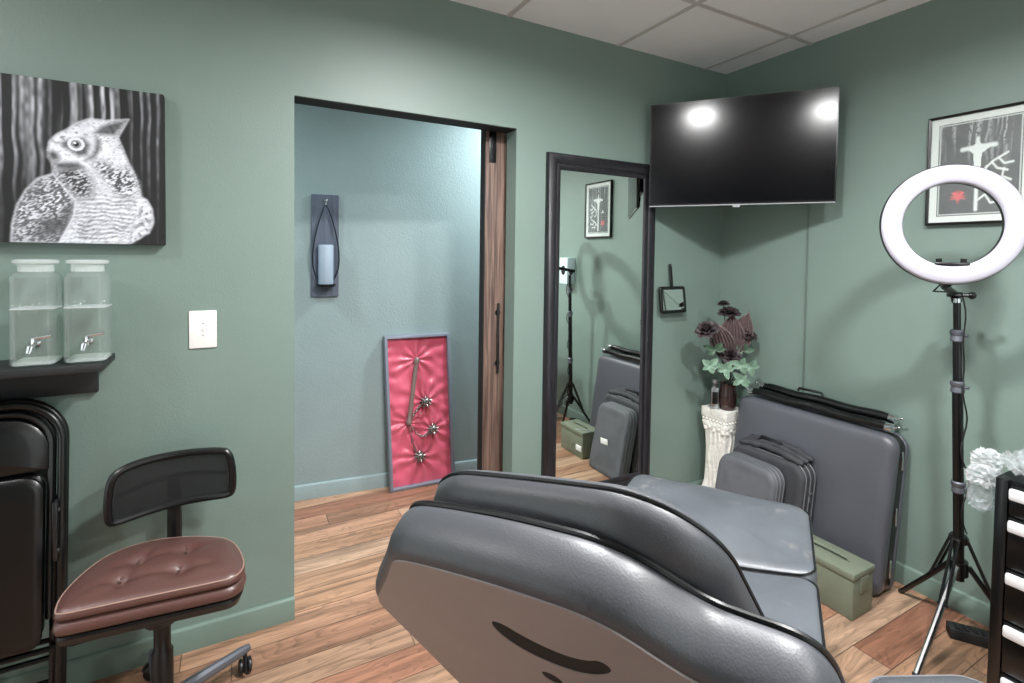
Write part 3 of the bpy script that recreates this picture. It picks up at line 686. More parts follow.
for q in BALLS:
    bm = new(); c = fl(q, -.006); ball(bm, c, .026, 14)
    for k in range(26):
        ph = math.acos(1-2*(k+.5)/26); th = PI*(1+5**.5)*k; d = V((math.cos(th)*math.sin(ph), math.sin(th)*math.sin(ph), math.cos(ph)))
        tube(bm, [c+d*.022, c+d*.043], [.0065, .0006], 6)
    obj('spiked_ball', bm, 'flail', sb)
# ================================================================== FOLDING CHAIR (left edge)
fcx, fcy0, fcy1, FH = -.693, 1.955, 2.050, .985
fw = .232
fc = thing('folding_chair', 'front one of the two black folding chairs folded against the left wall', 'folding chair', (fcx, fcy0, 0))
ff = lambda x, z, y=0.: V((fcx+x, fcy0+(fcy1-fcy0)*z/FH+y, z))
def utube(w, zt, z0, rr, y):
    pts = [ff(-w, z0, y), ff(-w, zt*.35, y), ff(-w, zt*.7, y)]
    for i in range(13):
        a = PI-PI/2*i/12; pts.append(ff(-w+rr+rr*math.cos(a), zt-rr+rr*math.sin(a), y))
    for i in range(13):
        a = PI/2-PI/2*i/12; pts.append(ff(w-rr+rr*math.cos(a), zt-rr+rr*math.sin(a), y))
    pts += [ff(w, zt*.7, y), ff(w, zt*.35, y), ff(w, z0, y)]
    return pts
bm = new(); tube(bm, utube(fw-.011, FH-.011, .02, .12, 0), .012, 12); obj('front_frame', bm, 'blackmetal', fc)
bm = new(); tube(bm, utube(fw-.038, FH-.037, .36, .10, .0), .009, 10); obj('inner_rail', bm, 'blackmetal', fc)
bm = new(); o = rrect(-.19, .19, .775, .935, [.004, .10, .10, .004], 8, 8)
pad(bm, o, lambda x, z, y: ff(x, z, y-.012*math.cos(x/.19*1.3)), [(.001, .006), (0, .004), (0, -.006), (.006, -.010)], dome1=-.012); obj('backrest', bm, 'blackmetal', fc)
bm = new(); o = rrect(-.182, .182, .262, .762, [.03, .05, .05, .03], 7, 8)
pad(bm, o, lambda x, z, y: ff(x, z, y-.018), [(.004, .014), (0, .008), (0, -.004), (.008, -.010), (.02, -.012)], dome1=.004); obj('seat', bm, 'blackmetal', fc)
for s in (-1, 1):
    bm = new(); tube(bm, [ff(s*(fw-.032), .02, .028), ff(s*(fw-.032), .4, .022), ff(s*(fw-.032), .62, .016)], .0105, 10); obj('rear_leg', bm, 'blackmetal', fc)
    bm = new(); box(bm, (-.006, -.03, -.10), (.006, .008, .08), .003, Matrix.Translation(ff(s*(fw-.022), .60, .006)))
    for z in (-.07, .05): lathe(bm, [(.009, 0), (.008, .004), (0, .005)], orient(ff(s*(fw-.016), .6+z, -.01), (s, 0, 0)), 10)
    obj('hinge_bracket', bm, 'blacksatin', fc)
    for y, x in ((0, fw-.011), (.028, fw-.032)):
        bm = new(); lathe(bm, [(.0, .0005), (.014, .0005), (.015, .006), (.0145, .034), (.0, .034)], Matrix.Translation(ff(s*x, 0, y)), 12, cap=False); obj('foot_cap', bm, 'rubber', fc)
for z, y in ((.24, 0), (.20, .026), (.10, .027)):
    bm = new(); tube(bm, [ff(-fw+.02, z, y), ff(fw-.02, z, y)], .008, 8); obj('crossbar', bm, 'blackmetal', fc)
fc['group'] = 'folded chairs leaning on the left wall'
dup(fc, (fcx-.006, fcy0+.047, 0), 'second black folding chair, folded behind the front one against the wall')
# ================================================================== BROWN SEATED TASK STOOL
sx_, sy_ = -.195, 1.80
st = thing('task_chair', 'task chair with tufted brown leather seat and low black mesh back', 'office chair', (sx_, sy_, 0))
SO = smooth_poly([(-.420, 1.695), (-.424, 1.772), (-.402, 1.858), (-.367, 1.930), (-.323, 1.968), (-.259, 1.986), (-.19, 1.978), (-.103, 1.946), (-.012, 1.881), (.019, 1.775), (.027, 1.69), (.0, 1.642), (-.06, 1.645), (-.21, 1.660), (-.35, 1.672), (-.405, 1.678)], 2)
def tilt(x, y): return .012
tuft = [(-.29, 1.765), (-.20, 1.81), (-.10, 1.79), (-.20, 1.895), (-.105, 1.895), (-.02, 1.78)]
DZ = .022
BUT = [(-.282, 1.755), (-.142, 1.740), (-.252, 1.838), (-.132, 1.845)]
def tz(x, y):
    z = tilt(x, y)
    for px, py in BUT: z -= .016*math.exp(-((x-px)**2+(y-py)**2)/(.026**2))
    for i in range(4):
        for j in range(i+1, 4):
            if (i, j) in ((0, 1), (2, 3), (0, 2), (1, 3)):
                a, b = V(BUT[i]), V(BUT[j]); ab = b-a; t = max(-.5, min(1.5, (V((x, y))-a).dot(ab)/ab.length_squared)); d = (V((x, y))-a-ab*t).length
                z -= .006*math.exp(-(d/.012)**2)
    return z
bm = new(); pad(bm, SO, WX, [(.02, .468), (.004, .472), (0, .479), (.001, .487), (.007, .495), (.02, .501)], dome1=.018, rings=(.94, .88, .82, .76, .7, .64, .58, .52, .46, .4, .34, .28, .22, .16, .1, .05), zf=tz)
seat = obj('seat_cushion', bm, 'brown', st, sharp=60)
bm = new(); pad(bm, SO, WX, [(.018, .428), (.002, .434), (-.003, .446), (.0, .459), (.01, .467), (.03, .468)], zf=tilt); obj('lower_cushion', bm, 'brown', st, sharp=60)
bm = new(); oo = inset(SO, .004); tube(bm, [V((x, y, .4925+tz(x, y))) for x, y in oo], .0022, 6, closed=True); obj('stitched_seam', bm, 'seam', seat)
for px, py in BUT:
    bm = new(); ball(bm, (px, py, .5095+tilt(px, py)), .006, 8, (1, 1, .5))
    obj('tuft_button', bm, 'brown', seat)
bm = new(); pad(bm, SO, WX, [(.10, .375), (.035, .385), (.012, .40), (.004, .42), (.006, .4275)], zf=tilt); obj('seat_shell', bm, 'blackplastic', st)
# mesh back
def bk_(x, z, y):      # gently bowed back panel at the wall side
    return V((-.182+x, 1.995+.05*(1-(x/.19)**2)-.02+y-.05*(z-.67), z+.055*x))
BO = [(x*.94, .672+(z-.682)*.84) for x, z in smooth_poly([(-.183, .60), (-.172, .583), (-.12, .583), (0, .588), (.11, .588), (.172, .592), (.184, .61), (.184, .70), (.172, .768), (.15, .782), (.0, .792), (-.10, .792), (-.155, .778), (-.176, .75), (-.184, .66)], 2)]
bm = new(); tube(bm, [bk_(x, z, 0) for x, z in BO], .0115, 10, closed=True); obj('back_frame', bm, 'blackplastic', st)
bm = new(); pad(bm, inset(BO, .004), bk_, [(.002, .002), (.002, -.002)], rings=(.9, .7, .5, .3, .15)); obj('back_mesh', bm, 'mesh', st)
bm = new(); tube(bm, [bk_(x, .665+.02*math.cos(x/.17*1.5), .014) for x in [(-.155+.31*i/14) for i in range(15)]], .008, 8); obj('lumbar_bar', bm, 'blackplastic', st)
bm = new(); tube(bm, [(-.185, 1.86, .40), (-.185, 2.0, .405), (-.185, 2.045, .43), (-.185, 2.055, .52), (-.185, 2.045, .67)], [.02, .02, .022, .022, .018], 10); obj('back_post', bm, 'blackplastic', st)
bm = new(); lathe(bm, [(.0, .06), (.028, .06), (.028, .25), (.022, .26), (.022, .34), (.045, .345), (.06, .388), (0, .389)], Matrix.Translation((sx_, sy_, 0)), 20, cap=False); obj('gas_column', bm, 'blackplastic', st)
def caster(px, py, yaw, root, m='blackplastic'):
    d = V((math.cos(yaw), math.sin(yaw), 0)); s = V((-d.y, d.x, 0)); c = V((px, py, 0))
    bm = new()
    for k in (-1, 1):
        lathe(bm, [(0, -.008), (.016, -.008), (.0245, -.004), (.025, 0), (.0245, .004), (.016, .008), (0, .008)], orient(c+s*.0135*k+V((0, 0, .0255)), s), 20, cap=False)
    w = obj('caster', bm, 'blackplastic', root)
    bm = new()
    pts = [c+d*(.028*math.cos(a))+V((0, 0, .0255+.028*math.sin(a))) for a in [PI*i/10 for i in range(11)]]
    tube(bm, pts, .006, 8); tube(bm, [c+V((0, 0, .05)), c+V((0, 0, .078))], .007, 8)
    obj('caster_hood', bm, m, w)
def starbase(cx, cy, R, a0, root, m, n=5):
    bm = new(); lathe(bm, [(0, .06), (.038, .062), (.042, .075), (.04, .105), (.03, .112), (0, .113)], Matrix.Translation((cx, cy, 0)), 20, cap=False); obj('hub', bm, m, root)
    for k in range(n):
        a = math.radians(a0+72*k); d = V((math.cos(a), math.sin(a), 0)); c = V((cx, cy, 0))
        bm = new(); tube(bm, [c+d*.025+V((0, 0, .092)), c+d*R*.6+V((0, 0, .087)), c+d*(R-.01)+V((0, 0, .083)), c+d*(R+.014)+V((0, 0, .081))], [.022, .018, .0155, .012], 10)
        obj('base_arm', bm, m, root)
        caster(cx+d.x*R, cy+d.y*R, a+1.1, root)
starbase(sx_, sy_, .255, 30, st, 'greymetal')
# ================================================================== TATTOO CHAIR (foreground)
al, rho = .587, .655
ca = V((math.cos(al), math.sin(al), 0)); cl = V((-ca.y, ca.x, 0)); cz = V((0, 0, 1))
cdn = ca*math.sin(rho)-cz*math.cos(rho); cbk = -(ca*math.cos(rho)+cz*math.sin(rho)); CP = V((.257, .490, 1.163))
LC = .176
# the back leans and sits slightly turned on its hinge
bal, brho, bga = .576, .586, .206
ba_ = V((math.cos(bal), math.sin(bal), 0)); bl_ = V((-ba_.y, ba_.x, 0)); bd_ = ba_*math.sin(brho)-cz*math.cos(brho); cbk = -(ba_*math.cos(brho)+cz*math.sin(brho))
cl2 = bl_*math.cos(bga)+bd_*math.sin(bga); cd2 = bd_*math.cos(bga)-bl_*math.sin(bga)
ch = thing('tattoo_chair', 'large black padded reclining tattoo chair with brown back panel in the foreground', 'tattoo chair', ca*1.35+cl*LC)
def resample(p, step):
    out = []
    for i in range(len(p)):
        a, b = V(p[i]), V(p[(i+1) % len(p)]); n = max(1, int(round((b-a).length/step)))
        out += [tuple(a.lerp(b, q/n)) for q in range(n)]
    return out
BKO = [(-.05, .0), (.011, .002), (.055, .007), (.105, .014), (.140, .030), (.162, .050), (.182, .074), (.203, .094), (.232, .104), (.262, .112), (.284, .127), (.293, .16), (.294, .25), (.294, .45), (.29, .66), (.24, .68), (0, .68), (-.24, .68), (-.288, .66), (-.294, .44), (-.296, .32), (-.300, .22), (-.303, .178), (-.285, .147), (-.252, .114), (-.21, .075), (-.172, .036), (-.150, .013), (-.128, .004), (-.10, .001)]
BKO = resample(smooth_poly(resample(BKO, .05), 2), .014)
cf = lambda s, d, y: CP-cl2*s+cd2*d+cbk*y
bm = new(); pad(bm, BKO, cf, [(.014, .002), (.005, -.001), (.0, .003), (-.004, .012), (-.005, .026), (-.004, .040), (.0, .052), (.005, .059), (.014, .0635)]); bkr = obj('backrest', bm, 'leather', ch, sharp=70)
bm = new(); tube(bm, [cf(s, d, -.001) for s, d in inset(BKO, .001)], .0036, 8, closed=True); obj('piping', bm, 'piping', bkr)
# flat rear panel with a hand slot and a round hole
PO = inset(BKO, .0145)
slot = smooth_poly([(-.036, .106), (-.046, .122), (-.040, .150), (-.014, .172), (.026, .180), (.062, .173), (.094, .150), (.102, .132), (.092, .122), (.074, .134), (.048, .140), (.020, .134), (-.004, .122), (-.020, .108)], 2)
hole = [(-.011+.014*math.cos(2*PI*i/20), .226+.014*math.sin(2*PI*i/20)) for i in range(20)]
bm = new(); es = []
loops = []
for lp in (PO, slot, hole):
    vs = [bm.verts.new(cf(s, d, .0655)) for s, d in lp]; loops.append(vs); es += [bm.edges.new((vs[i], vs[(i+1) % len(vs)])) for i in range(len(vs))]
bmesh.ops.triangle_fill(bm, edges=es, use_beauty=True, use_dissolve=False)
for lp, vs in zip((PO, slot, hole), loops):
    lo = [bm.verts.new(cf(s, d, (.0635 if lp is PO else .05))) for s, d in lp]
    for i in range(len(vs)): bm.faces.new((vs[i], vs[(i+1) % len(vs)], lo[(i+1) % len(vs)], lo[i]))
obj('back_panel', bm, 'panel', ch, sharp=40)
bm = new(); prism(bm, inset(slot, -.001), cf, .0638, .0646); prism(bm, inset(hole, -.001), cf, .0638, .0646); obj('slot_shade', bm, 'void', ch)  # dark sheet just under the panel, stands in for shade in slot and hole
bm = new(); CO = []
def cush(w=.199, rc=.115, L=.60, cr=.006):
    p = [(s, -.004+cr*(s/w)**2) for s in np.linspace(0, w-rc, 6)]
    y0 = p[-1][1]; p += [(w-rc+rc*math.sin(a), y0+rc*(1-math.cos(a))) for a in np.linspace(0, PI/2, 14)[1:]]
    p += [(w+.02*t, y0+rc+(L-.04-y0-rc)*t) for t in np.linspace(0, 1, 9)[1:]]
    p += [(w+.02-.04+.04*math.cos(a), L-.04+.04*math.sin(a)) for a in np.linspace(0, PI/2, 5)[1:]]
    p += [(x, L) for x in np.linspace(w-.02, 0, 5)[1:]]
    return [(float(x), float(y)) for x, y in p]+[(float(-x), float(y)) for x, y in p[1:-1][::-1]]
CUO = [(x+.02, y) for x, y in cush()]
pad(bm, CUO, cf, [(.04, .0), (.018, -.010), (.004, -.024), (0, -.040), (.006, -.054), (.02, -.064), (.045, -.069)], dome1=-.008); cu = obj('back_cushion', bm, 'leather', ch, sharp=70)
bm = new(); tube(bm, [cf(s, d, -.046) for s, d in inset(CUO, .001)], .0022, 6, closed=True); obj('cushion_seam', bm, 'piping', cu)
# seat and leg rest
gf = lambda a, l, z: ca*a+cl*l+cz*z
ZS = .60
def sag(a, l):      # the worn middle sinks where seat and leg rest meet
    u = max(-1, min(1, (l-LC)/.285))
    return -.036*(1-u*u)**1.0*math.exp(-((a-1.58)/.16)**2)+.005*noise.noise(V((a*9, l*7, 2)))+.006*noise.noise(V((a*4, l*4, 5)))
LV = [(.03, -.10), (.006, -.094), (0, -.08), (0, -.03), (.006, -.014), (.018, -.004), (.04, .0)]
RG = (.93, .86, .78, .7, .6, .5, .4, .3, .2, .1)
bm = new(); o = rrect(.85, 1.578, LC-.292, LC+.318, .05, 8, 14); pad(bm, o, gf, [(i, ZS+z) for i, z in LV], dome1=.012, rings=RG, zf=sag); se = obj('seat', bm, 'legleather', ch, sharp=70)
bm = new(); tube(bm, [gf(a, l, ZS-.012+sag(*([a, l]))) for a, l in inset(o, .006)], .003, 6, closed=True); obj('seat_piping', bm, 'piping', se)
bm = new(); o = rrect(1.584, 2.012, LC-.292, LC+.318, [.07, .07, .05, .05], 8, 12); pad(bm, o, gf, [(i, ZS+z) for i, z in LV], dome1=.016, rings=RG, zf=sag); le = obj('leg_rest', bm, 'legleather', ch, sharp=70)
bm = new(); tube(bm, [gf(a, l, ZS-.012+sag(*([a, l]))) for a, l in inset(o, .006)], .003, 6, closed=True); obj('leg_rest_piping', bm, 'piping', le)
MC = Matrix(((ca.x, cl.x, 0, 0), (ca.y, cl.y, 0, 0), (0, 0, 1, 0), (0, 0, 0, 1)))
bm = new(); box(bm, (.92, LC-.20, .44), (1.95, LC-.15, .499), .006, MC); box(bm, (.92, LC+.15, .44), (1.95, LC+.20, .499), .006, MC); box(bm, (1.1, LC-.2, .42), (1.5, LC+.2, .46), .006, MC); obj('seat_frame', bm, 'blackmetal', ch)
bm = new(); box(bm, (1.18, LC-.12, .06), (1.46, LC+.12, .43), .02, MC); obj('lift_column', bm, 'blackplastic', ch)
bm = new(); box(bm, (.98, LC-.23, .001), (1.70, LC+.23, .06), .02, MC); obj('base_plate', bm, 'blackmetal', ch)
bm = new(); 
for s in (-.12, .12): tube(bm, [cf(s, .48, .074), cf(s, .66, .078), gf(1.0, LC-s, .47)], .014, 8)
obj('back_hinge', bm, 'blackmetal', ch)
# ---- padded arm rest on its own stand, only its tip in frame
ad = V((.447, .894, 0)); as_ = V((.894, -.447, 0)); ac = V((1.004, .400, 0))-ad*.193
af = lambda x, y, z: ac+as_*x+ad*y+V((0, 0, z))
ar = thing('armrest_stand', 'black padded armrest tip at the bottom edge right of the big chair', 'armrest', ac)
o = rrect(-.115, .115, -.2, .2, .055, 7, 5)
bm = new(); pad(bm, o, af, [(.02, .700), (.003, .707), (0, .722), (.002, .742), (.012, .756), (.03, .761)], dome1=.003); ap = obj('armrest_pad', bm, 'leather', ar, sharp=70)
bm = new(); tube(bm, [af(x, y, .752) for x, y in inset(o, .007)], .002, 6, closed=True); obj('pad_seam', bm, 'trimgrey', ap)
bm = new(); tube(bm, [af(0, 0, .70), af(0, 0, .03)], .016, 12); tube(bm, [af(0, 0, .40), af(0, 0, .36)], .022, 12); obj('post', bm, 'chrome', ar)
bm = new(); lathe(bm, [(0, .001), (.18, .001), (.183, .006), (.175, .014), (.04, .028), (.02, .04), (0, .04)], Matrix.Translation(ac), 36, cap=False); obj('base_plate', bm, 'blackmetal', ar)
# ================================================================== FOLDED MASSAGE TABLE, BAGS, BOX
# leaning slab: x = 2.395 + lean*z at its front face, y from 1.10 to 1.88
LEAN = .15
def mf(y, z, d):       # d: depth behind the front face
    return V((2.385+LEAN*z+d*(1-.0), y, z+(-LEAN*d if z > .05 else 0)*.6+.002))
mt_ = thing('massage_table', 'folded black massage table standing on edge against the right wall', 'massage table', (2.47, 1.5, 0))
o = rrect(1.102, 1.882, 0, .685, [.045, .06, .06, .045], 7, 12)
bm = new(); pad(bm, o, mf, [(.03, .0), (.01, .006), (.002, .016), (0, .03), (.002, .052), (.006, .056)], dome0=-.012, rings=RG); obj('vinyl_pad', bm, 'tableviny', mt_, sharp=70)
bm = new(); pad(bm, o, mf, [(.008, .0565), (.003, .058), (.003, .098), (.008, .0995)]); sf_ = obj('table_shell', bm, 'blackplastic', mt_)
for z in (.12, .34, .58):
    bm = new(); box(bm, (-.006, -.004, -.04), (.006, .002, .04), .002, Matrix.Translation(mf(1.104, z, .078))); obj('latch', bm, 'chrome', mt_)
bm = new(); pad(bm, o, mf, [(.006, .100), (.0, .106), (.0, .122), (.01, .132)]); obj('rear_pad', bm, 'tableviny', mt_, sharp=70)
# black tube bundle lying on the table's top edge
tbn = thing('tube_bundle', 'two shiny black tubes with metal ends lying on the folded massage table', 'tube bundle', (2.53, 1.48, .712))
for name, y0, y1, x, z, r in (('upper_tube', 1.80, 1.15, 2.578, .740, .021), ('lower_tube', 1.83, 1.14, 2.528, .712, .0195)):
    bm = new(); pts = [(x, y0+(y1-y0)*t/12, z+.003*math.sin(t*1.3)) for t in range(13)]
    tube(bm, pts, [r*.8]+[r]*11+[r*.8], 14); tb_ = obj(name, bm, 'blackmetal', tbn)
    for yy, s in ((y0, 1), (y1, -1)):
        bm = new(); tube(bm, [(x, yy-s*.02, z), (x, yy+s*.006, z), (x, yy+s*.010, z)], [r*1.07, r*1.07, r*.5], 12); tube(bm, [(x, yy+s*.008, z), (x-.004, yy+s*.03, z+.012)], .004, 8); ball(bm, (x-.004, yy+s*.03, z+.012), .006, 8)
        obj('end_fitting', bm, 'chrome', tb_)
bm = new(); pts = [(2.588, 1.60, .760), (2.588, 1.595, .774), (2.588, 1.48, .776), (2.588, 1.47, .762)]; tube(bm, pts, .0065, 8); obj('carry_handle', bm, 'blackplastic', tbn)
# suitcases
def case(name, label, y0, y1, x0, h, d, m, lean=.26, z0=.0015):
    t = thing(name, label, 'suitcase', (x0+d/2, (y0+y1)/2, 0))
    cfm = lambda y, z, q: V((x0+lean*z+q, y, z0+z+lean*(d-q)*0))
    o = rrect(y0, y1, 0, h, [.03, .07, .07, .03], 8, 8)
    bm = new(); pad(bm, o, cfm, [(.035, .004), (.015, .0), (.004, .008), (0, .022), (0, d-.022), (.004, d-.008), (.02, d)], dome0=-.010, rings=(.85, .6, .3)); obj('shell', bm, m, t, sharp=70)
    for q in (.022, d*.5, d-.022):
        bm = new(); tube(bm, [cfm(y, z, q) for y, z in inset(o, -.0005)], .0034, 6, closed=True); obj('zip_piping', bm, 'trimgrey', t)
    return t, cfm, o
sc1, cf1, o1 = case('suitcase', 'soft grey suitcase in front, leaning on the folded massage table', 1.462, 1.782, 2.130, .440, .095, 'greyfab', .20)
bm = new(); box(bm, (-.003, -.035, -.018), (.003, .035, .018), .001, Matrix.Translation(cf1(1.60, .21, -.009))@Matrix.Rotation(.1, 4, 'X')); obj('white_tag', bm, 'label', sc1)
sc2, cf2, o2 = case('suitcase', 'crumpled black suitcase standing behind the grey one', 1.390, 1.785, 2.250, .475, .112, 'darkfab', .15)
sc1['group'] = sc2['group'] = 'suitcases by the massage table'
bm = new()
for k in range(3):      # slack fabric folds on top
    pts = [cf2(1.415+.345*t/16, .478+.022*math.sin(PI*t/16)*(.5+.7*noise.noise(V((t*.35, k*3, 1)))+.5)+.004*k, .028+k*.036+.012*noise.noise(V((t*.3, 9, k)))) for t in range(17)]
    tube(bm, pts, [.010]+[.017+.008*noise.noise(V((t*.6, k, 4))) for t in range(15)]+[.008], 10)
obj('slack_top_folds', bm, 'darkfab', sc2, sharp=60)
bm = new(); pts = [cf2(1.55, .49, .06), cf2(1.555, .522, .06), cf2(1.66, .527, .06), cf2(1.68, .49, .06)]; tube(bm, smooth3(pts) if False else pts, .009, 8); obj('carry_handle', bm, 'blackplastic', sc2)
bm = new(); box(bm, (-.004, -.003, -.012), (.004, .003, .012), .001, Matrix.Translation(cf2(1.387, .32, .06))); box(bm, (-.012, -.004, -.006), (.012, .004, .006), .002, Matrix.Translation(cf2(1.387, .35, .06))); obj('zip_pull', bm, 'chrome', sc2)
# ammunition box
am = thing('ammo_box', 'olive green steel ammunition box on the floor beside the suitcases', 'metal box', (2.24, 1.226, 0))
bm = new(); box(bm, (2.165, 1.088, .001), (2.315, 1.361, .168), .005); obj('body', bm, 'olive', am)
bm = new(); box(bm, (2.160, 1.083, .163), (2.320, 1.366, .192), .006); lid = obj('lid', bm, 'olive', am)
bm = new(); pts = [(2.24, 1.146, .193), (2.24, 1.151, .204), (2.24, 1.226, .207), (2.24, 1.301, .204), (2.24, 1.306, .193)]; tube(bm, pts, .0055, 8); obj('carry_handle', bm, 'olive', lid)
bm = new(); tube(bm, [(2.166, 1.266, .193), (2.20, 1.326, .2), (2.24, 1.356, .196)], .003, 6); obj('wire_bail', bm, 'steel', lid)
bm = new(); box(bm, (2.158, 1.288, .05), (2.1655, 1.351, .088), .001); obj('white_label', bm, 'label', am)
bm = new(); box(bm, (2.16, 1.231, .075), (2.166, 1.251, .09), .001); obj('latch', bm, 'steel', am)
bm = new(); box(bm, (2.21, 1.082, .10), (2.27, 1.0895, .165), .003); obj('end_clasp', bm, 'olive', am)
# ================================================================== PEDESTAL, VASE, FLOWERS
px, py, PH = 2.508, 1.993, .572
pd = thing('plaster_pedestal', 'white carved plaster pedestal standing in the corner', 'pedestal', (px, py, 0))
pfm = [(.105, 0), (.105, .05), (.098, .06), (.090, .075), (.078, .10), (.070, .14), (.066, .24), (.067, .34), (.069, .40), (.073, .44), (.080, .465), (.084, .49), (.078, .50), (.084, .515), (.087, .525), (.087, PH)]
bm = new(); R = []
for hw, z in pfm:
    o = rrect(-hw, hw, -hw, hw, .006, 2, 6); R.append([bm.verts.new((px+x*(1+.02*noise.noise(V((x*40, y*40, z*30)))), py+y*(1+.02*noise.noise(V((x*40, y*40, z*30+9)))), z+.0005)) for x, y in o])
for a, b in zip(R, R[1:]):
    for j in range(len(a)): bm.faces.new((a[j], a[(j+1) % len(a)], b[(j+1) % len(b)], b[j]))
bm.faces.new(R[0][::-1]); bm.faces.new(R[-1]); obj('shaft', bm, 'plaster', pd, sharp=50)
bm = new()   # carved scrolls on the capital
for ax in range(4):
    rot = Matrix.Translation((px, py, 0)) @ Matrix.Rotation(ax*PI/2, 4, 'Z')
    for k in range(-2, 3):
        c = rot @ V((k*.030, -.079, .455+.014*(k % 2)))
        for q in range(3): tube(bm, [rot @ V((k*.03+(.011-.003*q)*math.cos(a), -.074-.003*q, .452+.014*(k % 2)+(.013-.003*q)*math.sin(a))) for a in [2*PI*i/12 for i in range(12)]], .004, 6, closed=True)
    for k in range(-3, 4): ball(bm, rot @ V((k*.024, -.083, .508)), .007, 8)
    for k in range(-1, 2): tube(bm, [rot @ V((k*.03+.006*math.sin(t), -.072+.002*math.cos(t*2), .12+.32*t/9)) for t in range(10)], .006, 6)
obj('carving', bm, 'plaster', pd)
ZP = PH+.001
vs_ = V((2.505, 1.965, ZP))
va = thing('flower_vase', 'dark brown glossy vase of flowers on the white pedestal', 'vase', vs_)
bm = new(); lathe(bm, [(0, 0), (.040, 0), (.044, .006), (.050, .05), (.050, .09), (.043, .125), (.044, .145), (.049, .152), (.044, .152), (.039, .143), (.038, .12), (0, .10)], Matrix.Translation(vs_), 28, cap=False); obj('vase_body', bm, 'vase', va)
bt = thing('pump_bottle', 'slim silver bottle with dark label on the pedestal beside the vase', 'bottle', (2.445, 2.005, ZP))
bb = V((2.445, 2.005, ZP)); BM = Matrix.Translation(bb) @ Matrix.Rotation(-.75, 4, 'Z')
bm = new(); box(bm, (-.024, -.018, .0), (.024, .018, .012), .003, BM); box(bm, (-.020, -.014, .010), (.020, .014, .125), .004, BM); obj('bottle_body', bm, 'steel', bt)
bm = new(); box(bm, (-.015, -.0155, .03), (.015, -.0135, .10), .0008, BM); box(bm, (-.0215, -.010, .03), (-.0195, .010, .10), .0008, BM); obj('label_panel', bm, 'blackplastic', bt)
bm = new(); lathe(bm, [(0, .125), (.015, .125), (.016, .135), (.008, .140), (.008, .148), (.018, .150), (.018, .165), (.012, .172), (0, .173)], Matrix.Translation(bb), 16, cap=False); obj('cap', bm, 'steel', bt)
vm = vs_+V((0, 0, .14))       # mouth of the vase
def stem(root, tip, bend=.03):
    bm = new(); a = vs_+V((random.uniform(-.02, .02), random.uniform(-.02, .02), .115)); b = V(tip); mid = V((vm.x+(b.x-vm.x)*.35, vm.y+(b.y-vm.y)*.35, vm.z+(b.z-vm.z)*.55))
    tube(bm, [a, V((a.x, a.y, vm.z+.01)), mid, b], .0028, 6); return obj('stem', bm, 'stem', root)
def petal_patch(bm, c, R3, w, h, curl, n=5):
    G = []
    for i in range(n+1):
        row = []
        for j in range(n+1):
            u = (j/n-.5)*2; t = i/n; ww = w*math.sin(PI*(.12+.72*t))**.7
            p = V((u*ww, curl*(t**2)*h-.35*w*u*u*(-1), t*h)); row.append(bm.verts.new(c+R3 @ p))
        G.append(row)
    for i in range(n):
        for j in range(n): bm.faces.new((G[i][j], G[i][j+1], G[i+1][j+1], G[i+1][j]))
def rose(tip, r, label):
    t = thing('black_rose', label, 'flower', tip, 'black roses in the vase'); c = V(tip); bm = new()
    d = (c-vm).normalized(); base = orient((0, 0, 0), d).to_3x3()
    for ring, (k, rr, hh, cu) in enumerate(((3, .12, 1.0, -.05), (5, .3, 1.0, .1), (6, .5, .95, .35), (7, .66, .8, .7))):
        for i in range(k):
            a = 2*PI*i/k+ring*.5+random.uniform(-.1, .1)
            Rz = Matrix.Rotation(a, 3, 'Z')
            off = base @ (Rz @ V((0, rr*r*.55, -.3*r)))
            petal_patch(bm, c+off, base @ Rz @ Matrix.Rotation(-.12-.2*ring, 3, 'X'), r*(.42+.12*ring), r*hh*1.15, cu)
    obj('bloom', bm, 'petal', t, sharp=180, recalc=False)
    stem(t, c-d*r*.3); return t
def leaf_mesh(bm, p, d, up, L, w, droop=.25, fold=.25, n=8, pleat=0):
    H = 8 if pleat else 3
    d = V(d).normalized(); s = d.cross(V(up)).normalized(); u = s.cross(d); G = []
    for i in range(n+1):
        t = i/n; ww = w*(math.sin(PI*min(1, t*.94+.04))**.8); row = []
        cen = V(p)+d*L*t-u*droop*L*t*t
        for j in range(-H, H+1): row.append(bm.verts.new(cen+s*ww*j/H+u*(fold*ww*abs(j)/H+(pleat*ww*(j % 2)))-d*L*t*(.10*abs(j)/H+.03*(j % 2) if pleat else 0)))
        G.append(row)
    for i in range(n):
        for j in range(2*H): bm.faces.new((G[i][j], G[i][j+1], G[i+1][j+1], G[i+1][j]))
view = V((-.75, -.65, .1))
for tip, r, lb in (((2.245, 1.905, 1.062), .040, 'black rose at far left of the bouquet, beside the tall dusky leaves'), ((2.455, 1.93, 1.140), .040, 'topmost black rose of the bouquet, above the tall dusky leaves'), ((2.525, 1.86, 1.02), .036, 'black rose at far right of the bouquet, beside the wall'), ((2.40, 1.87, .915), .036, 'lowest black rose at the bouquet centre, above the pale green leaves'), ((2.43, 1.95, 1.190), .022, 'small black rosebud at the very top of the bouquet')):
    rose(tip, r, lb)
for (p, d, L, w, lb) in (((2.45, 1.91, .88), (.00, -.02, 1), .27, .075, 'tall central dusky pleated leaf in the bouquet'), ((2.42, 1.90, .88), (-.48, .05, 1), .25, .065, 'dusky pleated leaf leaning left in the bouquet'), ((2.46, 1.90, .89), (.24, -.18, 1), .285, .062, 'dusky pleated leaf leaning right, tall pointed tip in the bouquet')):
    t = thing('dusky_leaf', lb, 'leaf', p, 'dusky pleated leaves in the vase'); bm = new(); leaf_mesh(bm, p, d, view, L, w, .03, .1, 14, .22); obj('blade', bm, 'plume', t, sharp=20, recalc=False); stem(t, p)
k_ = 0
